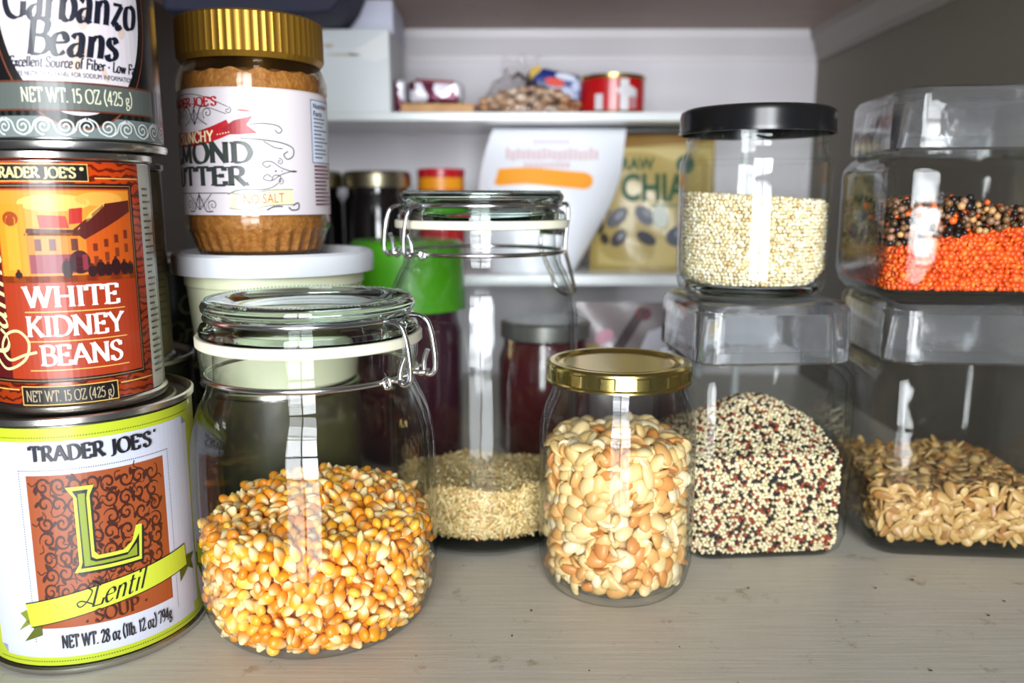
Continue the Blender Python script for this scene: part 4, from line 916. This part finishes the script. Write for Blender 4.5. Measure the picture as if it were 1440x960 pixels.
# ------------------------------------------------------------------ rack at the back, with everything on it
M_RACK = mat('white_melamine', srgb(232, 236, 238), .3, coat=.3)
t = thing('shelf_rack', 'white two tier rack standing against the back wall', 'rack', (-.03, .8875, 0))
for z0, z1 in ((.1275, .1375), (.2840, .2925)):
    ob('shelf_board', B((-.265, -.0875, z0), (.262, .0875, z1), .0015), M_RACK, t)
for sx in (-.258, .255):
    for sy in (-.08, .08):
        ob('leg', tube([(sx, sy, 0), (sx, sy, .284)], .004, seg=12), M_RACK, t)
ZU, ZL = .2925, .1375
M_CARD = mat('white_card', srgb(226, 232, 236), .55, bump=.06, bscale=60)
t = thing('cardboard_box', 'plain white cardboard box at the left end of the top rack shelf', 'box', (-.178, .852, ZU))
ob('box_body', B((-.063, -.05, 0), (.063, .05, .0750), .0012), M_CARD, t)
F = Flat(); c_ = srgb(196, 190, 170)
for u, v, a, b in ((-.012, .058, .006, .002), (.006, .060, .005, .0018), (.020, .052, .016, .0012), (-.02, .054, .01, .001)): F.ell(u, v, a, b, c_)
F.face([(.024, .052), (.062, .074), (.062, .050), (.050, .046)], srgb(240, 242, 244))
F.emit('torn_tape', M_PRINTB, t, frontmap(-.05), step=0)
t = thing('cardboard_box', 'pale lilac box on top of the white cardboard box, reaching the ceiling', 'box', (-.178, .868, ZU + .0752))
ob('box_body', B((-.062, -.04, 0), (.0635, .04, .0315), .0012), mat('lilac_card', srgb(214, 216, 236), .55), t)
def slab(pts_front, y0, y1, bev=.003):
    bm = bmesh.new(); A = [bm.verts.new((x, y0, z)) for x, z in pts_front]; D = [bm.verts.new((x, y1, z)) for x, z in pts_front]; n = len(A)
    bm.faces.new(A); bm.faces.new(D)
    for k in range(n): bm.faces.new((A[k], A[(k + 1) % n], D[(k + 1) % n], D[k]))
    bmesh.ops.recalc_face_normals(bm, faces=bm.faces)
    if bev: bmesh.ops.bevel(bm, geom=bm.edges[:], offset=bev, segments=3, affect='EDGES', profile=.6)
    return bm
t = thing('dark_pouch', 'dark navy pouch lying on the white box at the top left', 'pouch', (-.20, .775, ZU + .0753))
ob('pouch_body', slab([(-.10, .003), (-.03, 0), (.030, 0), (.045, .002), (.055, .014), (.063, .031), (-.10, .031)], -.035, .045, .004), mat('navy_fabric', srgb(44, 44, 68), .7, bump=.3, bscale=150), t)
ob('top_seam', slab([(-.09, .026), (.060, .026), (.0605, .029), (-.09, .029)], -.0365, -.034, .0005), mat('lilac_seam', srgb(96, 96, 128), .6), t)

t = thing('wooden_tray', 'flat tan wooden box under the foil wrapped sweets', 'tray', (-.071, .845, ZU))
ob('tray_body', B((-.036, -.03, 0), (.0345, .03, .0095), .0015), mat('tan_card', srgb(206, 160, 108), .6, var=srgb(186, 138, 88), vscale=60), t)
def foil(name, c1, c2, sc):
    m, nt, p = nodes(name); N, Lk = nt.nodes, nt.links; tc = N.new('ShaderNodeTexCoord'); v = N.new('ShaderNodeTexVoronoi'); v.inputs['Scale'].default_value = sc; Lk.new(tc.outputs['Object'], v.inputs['Vector'])
    n = N.new('ShaderNodeTexNoise'); n.inputs['Scale'].default_value = sc * .8; Lk.new(tc.outputs['Object'], n.inputs['Vector'])
    r = N.new('ShaderNodeValToRGB'); r.color_ramp.interpolation = 'CONSTANT'; r.color_ramp.elements[0].color = rgba(c1); r.color_ramp.elements[1].color = rgba(c2); r.color_ramp.elements[1].position = .46; Lk.new(n.outputs[0], r.inputs[0]); Lk.new(r.outputs[0], p.inputs['Base Color'])
    p.inputs['Roughness'].default_value = .35; p.inputs['Metallic'].default_value = .3
    b = N.new('ShaderNodeBump'); b.inputs['Strength'].default_value = .7; b.inputs['Distance'].default_value = .004; Lk.new(v.outputs[0], b.inputs['Height']); Lk.new(b.outputs[0], p.inputs['Normal']); return m
MF = foil('maroon_white_foil', srgb(96, 24, 56), srgb(236, 234, 246), 60)
def bumpy(bm, amp, f=180):
    for v in bm.verts: v.co += v.normal * amp * math.sin(v.co.x * f + v.co.z * f * .7) * math.cos(v.co.y * f * .8 + v.co.z * f)
    return bm
def pillow(w_, d_, h_, e=2.6, nu=28, nv=16):
    bm = bmesh.new(); bmesh.ops.create_uvsphere(bm, u_segments=nu, v_segments=nv, radius=1)
    for v in bm.verts:
        f = lambda q: math.copysign(abs(q) ** (2 / e), q); v.co = Vector((f(v.co.x) * w_, f(v.co.y) * d_, f(v.co.z) * h_))
    bm.normal_update(); return bm
for x, wd, lab in ((-.0745, .0265, 'wider maroon and white foil wrapped bar on the tan wooden tray'), (-.1085, .0060, 'small maroon and white foil piece between the white box and the wooden tray')):
    zz = ZU + (.0097 if wd > .01 else 0); h_ = .0115 if wd > .01 else .0165
    t = thing('foil_sweet', lab, 'sweets', (x, .842, zz + h_)); bm = bumpy(pillow(wd, .022, h_, 6), .0006); ob('foil_wrapper', bm, MF, t)
    if wd > .01: ob('wrapper_fold', slab([(-wd * .7, h_ * .75), (wd * .7, h_ * .55), (wd * .72, h_ * .8), (-wd * .7, h_ * 1.02)], -.024, -.018, .0008), mat('maroon_foil', srgb(110, 20, 40), .35, .3), t)
# bag of nuts
t = thing('nut_bag', 'crumpled clear plastic bag of shelled nuts on the top rack shelf', 'bag', (.016, .848, ZU))
rd = random.Random(4); bm = bmesh.new(); lay_ = bm.loops.layers.float_color.new('col')
for k in range(150):
    x = rd.uniform(-.046, .048); y = rd.uniform(-.024, .022); hh = .026 * max(0, 1 - (x / .054) ** 2) ** .5; z = .004 + rd.uniform(0, 1) * max(.001, hh - .004)
    r = bmesh.ops.create_icosphere(bm, subdivisions=1, radius=1); c_ = rd.choice([srgb(206, 172, 142), srgb(190, 146, 112), srgb(224, 200, 176), srgb(150, 100, 70)])
    Mx = Matrix.Rotation(rd.uniform(0, 3), 3, 'Z') @ Matrix.Rotation(rd.uniform(-.6, .6), 3, 'X')
    for v in r['verts']: v.co = Mx @ Vector((v.co.x * .0075, v.co.y * .0045, v.co.z * .0038)) + Vector((x, y, z))
    for f in {f for v in r['verts'] for f in v.link_faces}:
        for l in f.loops: l[lay_] = rgba(c_)
o = ob('nuts', bm, M_GRAIN, t, 60); o['kind'] = 'stuff'
bm = bmesh.new(); bmesh.ops.create_uvsphere(bm, u_segments=40, v_segments=24, radius=1)
for v in bm.verts:
    x, y, z = v.co; zz = max(z, -.0) * .030; X = x * .053; Y = y * .029
    if z > .5: t_ = (z - .5) / .5; X = X * (1 - .5 * t_) - .020 * t_; zz += .012 * t_ + .004 * math.sin(X * 500) * t_
    v.co = Vector((X, Y, zz + .0006)) * 1.0 + Vector((0, 0, .0012 * math.sin(x * 30) * math.cos(y * 25) * (z > .1)))
M_PL = thin_glass('crinkled_plastic', (.93, .92, .92), (.7, .68, .68), .12, .8, 160, .10)
ob('plastic_film', bm, M_PL, t)
bm = bmesh.new(); n = 30; rows = []
for j in range(6):
    rr_ = []
    for i in range(n + 1):
        u = -1 + 2 * i / n; wv = .013 + .007 * j / 5; rr_.append(bm.verts.new((-.016 + u * wv + .002 * j, .003 * math.sin(u * 9 + j), .036 + j * .0042 + .003 * math.cos(u * 7) * j / 5)))
    rows.append(rr_)
for a, b in zip(rows, rows[1:]):
    for k in range(n): bm.faces.new((a[k], a[k + 1], b[k + 1], b[k]))
ob('bag_neck', bm, M_PL, t)
# blue packet
t = thing('snack_packet', 'blue and yellow packet with a red spot behind the bag of nuts', 'packet', (.0480, .866, ZU + .0290)); t.rotation_euler = (0, R(12), 0)
ob('packet_body', bumpy(pillow(.035, .012, .0165, 3.4), .0006), mat('blue_film', srgb(28, 52, 130), .3, coat=.3), t)
F = Flat(); F.face([(-.031, .001), (-.021, .0135), (-.026, .0165), (-.033, .011)], srgb(206, 170, 40)); F.ell(-.006, .004, .010, .0042, srgb(226, 60, 34)); F.ell(.004, .011, .011, .0032, srgb(214, 222, 240)); F.ell(.017, .005, .006, .005, srgb(190, 204, 236)); F.face([(.024, -.015), (.034, -.012), (.034, .004), (.027, .002)], srgb(226, 180, 30))
F.emit('printed_artwork', M_PRINTB, t, frontmap(-.0128), step=0)
# red can with gold rim
t = thing('fish_can', 'small red can with a gold rim at the right end of the top rack shelf', 'can', (.1000, .850, ZU), 6)
ob('can_body', lathe([(0, .001), (.030, .001), (.0325, 0), (.0330, .002), (.0322, .0035), (.0322, .0345), (.0334, .0355), (.0334, .0375), (.0322, .0380), (.0310, .0350), (0, .0350)], 96), M_GOLD, t)
ob('label', sheet(.0324, .0036, .0340, -PI * .0324, PI * .0324), mat('red_label_paper', srgb(188, 20, 24), .3, coat=.4), t)
F = Flat(); F.rect(-.024, .004, -.016, .019, srgb(220, 220, 226)); F.rect(.001, .0036, .010, .0330, srgb(232, 232, 236)); F.rect(.010, .016, .020, .024, srgb(206, 206, 210)); F.ell(.008, .022, .010, .005, srgb(226, 226, 230))
for k in range(4): F.rect(.011, .0060 + k * .0026, .020, .0072 + k * .0026, srgb(200, 196, 200))
F.emit('printed_artwork', M_PRINT, t, cylmap(.0324))

# lower tier
M_DARKJ = mat('dark_preserve_glass', srgb(22, 18, 20), .12, coat=.6)
M_LIDO = mat('dull_gold_lid', (.42, .38, .26), .3, 1)
for x, r_, lab in ((-.203, .0300, 'dark jar with a dull gold lid, left of the pair on the lower rack shelf'), (-.1375, .0345, 'dark jar with a dull gold lid standing left of the red and yellow tin')):
    t = thing('preserve_jar', lab, 'jar', (x, .850, ZL))
    ob('jar_body', lathe([(0, 0), (r_ - .004, 0), (r_ - .001, .003), (r_ - .0005, .070), (r_ - .004, .078), (r_ - .004, .086), (0, .086)]), M_DARKJ, t)
    ob('lid', lathe([(0, .1015), (r_ - .004, .1015), (r_ - .001, .1000), (r_, .0960), (r_, .0865), (r_ + .0005, .085), (r_ - .002, .085), (r_ - .002, .0865), (0, .0865)]), M_LIDO, t)
t = thing('food_tin', 'red tin with an orange band beside the dark jars on the lower rack shelf', 'tin', (-.0735, .862, ZL))
ob('tin_body', lathe([(0, 0), (.0235, 0), (.0240, .002), (.0240, .098), (.0246, .0985), (.0246, .1030), (.0235, .1040), (0, .1030)]), mat('red_tin', srgb(196, 22, 32), .3, coat=.4), t)
F = Flat(); F.rect(-.034, .083, .034, .095, srgb(246, 158, 20)); F.rect(-.034, .078, .034, .081, srgb(240, 200, 200))
F.emit('orange_band', M_PRINT, t, cylmap(.0241))
# pouches
def pouch(w0, w1, h, d, topflat=.12, edge=None, n=26, m_=30):
    """stand-up pouch: wide flat foot, thin sealed top; edge(t)->(x0,x1)"""
    bm = bmesh.new(); Fv, Bv = [], []
    for j in range(m_ + 1):
        t_ = j / m_; x0, x1 = edge(t_) if edge else (-(w0 + (w1 - w0) * t_), w0 + (w1 - w0) * t_)
        th = d * (1 - t_ ** 2.2) * .95 + .0012; a, b = [], []
        for i in range(n + 1):
            u = i / n; x = x0 + (x1 - x0) * u; p = (1 - abs(2 * u - 1) ** 3.5); wv = .0016 * math.sin(u * 9 + t_ * 11) * (1 - t_ * .4) * p
            a.append(bm.verts.new((x, -th * p + wv, t_ * h))); b.append(bm.verts.new((x, th * p * .8 + .0008, t_ * h)))
        Fv.append(a); Bv.append(b)
    for G, fl in ((Fv, 0), (Bv, 1)):
        for r0, r1 in zip(G, G[1:]):
            for k in range(n):
                q = (r0[k], r0[k + 1], r1[k + 1], r1[k]); bm.faces.new(q[::-1] if fl else q)
    for A, D in ((Fv[0], Bv[0]), (Bv[-1], Fv[-1])):
        for k in range(n): bm.faces.new((A[k + 1], A[k], D[k], D[k + 1]))
    for j in range(m_):
        bm.faces.new((Fv[j][0], Fv[j + 1][0], Bv[j + 1][0], Bv[j][0])); bm.faces.new((Fv[j][-1], Bv[j][-1], Bv[j + 1][-1], Fv[j + 1][-1]))
    bmesh.ops.recalc_face_normals(bm, faces=bm.faces); return bm
def pouchmap(h, d, edge, off=.0006):
    def f(u, v, e):
        t_ = min(max(v / h, 0), 1); x0, x1 = edge(t_); uu = min(max((u - x0) / (x1 - x0), 0), 1); p = 1 - abs(2 * uu - 1) ** 3.5
        th = d * (1 - t_ ** 2.2) * .95 + .0012; wv = .0016 * math.sin(uu * 9 + t_ * 11) * (1 - t_ * .4) * p
        return Vector((u, -th * p + wv - e * 3 - off, v))
    return f
we = lambda t_: (-.060 - .010 * math.sin(t_ * 2.6) + .012 * t_ ** 3, .030 + .044 * math.sin(min(t_ * 1.9, 1.35)) + .008 * t_ ** 2)
t = thing('flour_bag', 'white plastic pouch with an orange stripe on the lower rack shelf', 'bag', (.0340, .846, ZL))
ob('pouch_body', pouch(0, 0, .143, .026, edge=we), mat('white_pouch_film', srgb(232, 234, 242), .35, coat=.2, bump=.25, bscale=50), t)
F = Flat(); OR = srgb(244, 158, 20); pk = srgb(214, 186, 188)
op = crom([(-.047, .095), (-.020, .0965), (.010, .0940), (.040, .0915)], 6); F.stroke(op, .0165, OR); F.ell(.040, .0915, .0070, .0075, OR); F.face([(-.052, .088), (-.045, .087), (-.045, .1035), (-.047, .1045)], OR)
rd = random.Random(2)
for k in range(18): F.rect(-.040 + k * .0052, .112 + rd.uniform(-.001, .001), -.0365 + k * .0052, .122 + rd.uniform(-.001, .002), pk)
for k in range(9): F.rect(-.022 + k * .0052, .104, -.0185 + k * .0052, .1095, pk)
for k in range(7): F.rect(-.012 + k * .0052, .128, -.0085 + k * .0052, .132, srgb(210, 196, 222))
F.emit('printed_artwork', M_PRINTB, t, pouchmap(.143, .026, we), step=.004)
ce = lambda t_: (-.066 + .004 * t_, .064 - .002 * t_)
t = thing('seed_pouch', 'kraft coloured pouch lettered raw chia on the lower rack shelf', 'bag', (.1480, .868, ZL))
ob('pouch_body', pouch(0, 0, .139, .022, edge=ce), mat('kraft_film', srgb(176, 154, 92), .35, coat=.3, bump=.2, bscale=50), t)
F = Flat(); GR = srgb(42, 84, 50); KL = srgb(214, 198, 144)
F.rect(-.058, .006, .060, .125, srgb(192, 172, 110)); F.up(); F.face([(-.066, .124), (.062, .132), (.062, .139), (-.062, .139)], srgb(140, 104, 44)); F.up()
F.ell(.030, .1085, .0095, .0095, GR)
for x, y, a, b, ro, c_ in ((-.040, .055, .013, .0075, .75, srgb(96, 96, 104)), (-.012, .057, .012, .0075, -.75, srgb(104, 106, 116)), (-.038, .034, .010, .0065, .9, srgb(66, 60, 66)), (-.010, .034, .011, .0060, -.5, srgb(60, 58, 66)), (-.058, .045, .0055, .007, 0, srgb(70, 56, 48)), (-.052, .033, .004, .006, .3, srgb(60, 52, 48)), (-.052, .061, .005, .004, .5, srgb(90, 76, 60)), (.022, .036, .012, .010, .4, srgb(70, 74, 86)), (.004, .056, .008, .012, .2, srgb(206, 210, 200))):
    F.ell(x, y, a, b, c_, ro, 24)
    if a > .0095 and ro > .5 or a > .0115: F.up(); F.ell(x + a * .2, y + b * .3, a * .45, b * .4, srgb(140, 142, 150), ro, 16)
F.emit('printed_artwork', M_PRINTB, t, pouchmap(.139, .022, ce), step=.004)
F = Flat(); F.z = 5
F.sans('RAW', -.019, .1035, .0115, GR, width=.034, bold=.03); F.sans('CHIA', -.002, .0725, .0265, GR, width=.068, bold=.03); F.rect(-.006, .066, .022, .0685, srgb(120, 130, 90))
F.emit('lettering', M_PRINTB, t, pouchmap(.139, .022, ce, .0008), step=.004)
t = thing('dark_pouch', 'flat dark packet lying across the top of the chia pouch', 'packet', (.150, .868, ZL + .1395))
ob('packet_body', slab([(-.045, 0), (.05, .0005), (.045, .0045), (-.012, .0050), (-.047, .0025)], -.02, .02, .0008), mat('black_film', srgb(26, 26, 28), .4), t)

# ------------------------------------------------------------------ things on the shelf floor behind the jars
t = thing('storage_jar', 'jar of dark purple preserve with a bright green lid behind the tall clamp jar', 'jar', (-.0850, .665, 0))
ob('jar_body', lathe([(0, 0), (.040, 0), (.0435, .004), (.0435, .105), (.040, .116), (.040, .124), (0, .124)]), mat('purple_preserve', srgb(58, 20, 40), .15, coat=.6), t)
ob('lid', lathe([(0, .1790), (.042, .1790), (.0455, .1760), (.0465, .1300), (.0470, .1240), (.0435, .1240), (.042, .126), (0, .126)]), mat('green_plastic', srgb(76, 160, 22), .4, coat=.2), t)
t = thing('storage_jar', 'maroon preserve jar with a grey lid behind the tall clamp jar', 'jar', (.0280, .680, 0))
ob('jar_body', lathe([(0, 0), (.036, 0), (.039, .004), (.039, .080), (.035, .090), (.035, .096), (0, .096)]), mat('maroon_preserve', srgb(74, 22, 30), .15, coat=.6), t)
ob('lid', lathe([(0, .1120), (.035, .1120), (.0375, .1100), (.0375, .0980), (.035, .0965), (0, .0970)]), mat('grey_lid', srgb(120, 120, 116), .35, .6), t)
te = lambda t_: (-.058, .058 - .01 * t_)
t = thing('snack_packet', 'grey foil packet with a dark slash and red spots under the rack', 'packet', (.108, .745, 0))
ob('pouch_body', pouch(0, 0, .118, .022, edge=te), mat('grey_film', srgb(126, 116, 118), .3, coat=.3, bump=.3, bscale=60), t)
F = Flat(); F.stroke([(-.030, .052), (.012, .112)], .009, srgb(52, 30, 36)); F.ell(-.030, .056, .011, .009, srgb(110, 24, 34)); F.ell(.012, .108, .007, .006, srgb(96, 20, 36)); F.face([(-.012, .050), (.034, .050), (.034, .098), (.016, .092), (.006, .072)], srgb(206, 204, 216)); F.ell(-.024, .088, .009, .006, srgb(196, 140, 160), .5); F.ell(-.036, .076, .010, .006, srgb(150, 128, 70))
F.emit('printed_artwork', M_PRINTB, t, pouchmap(.118, .022, te), step=.004)
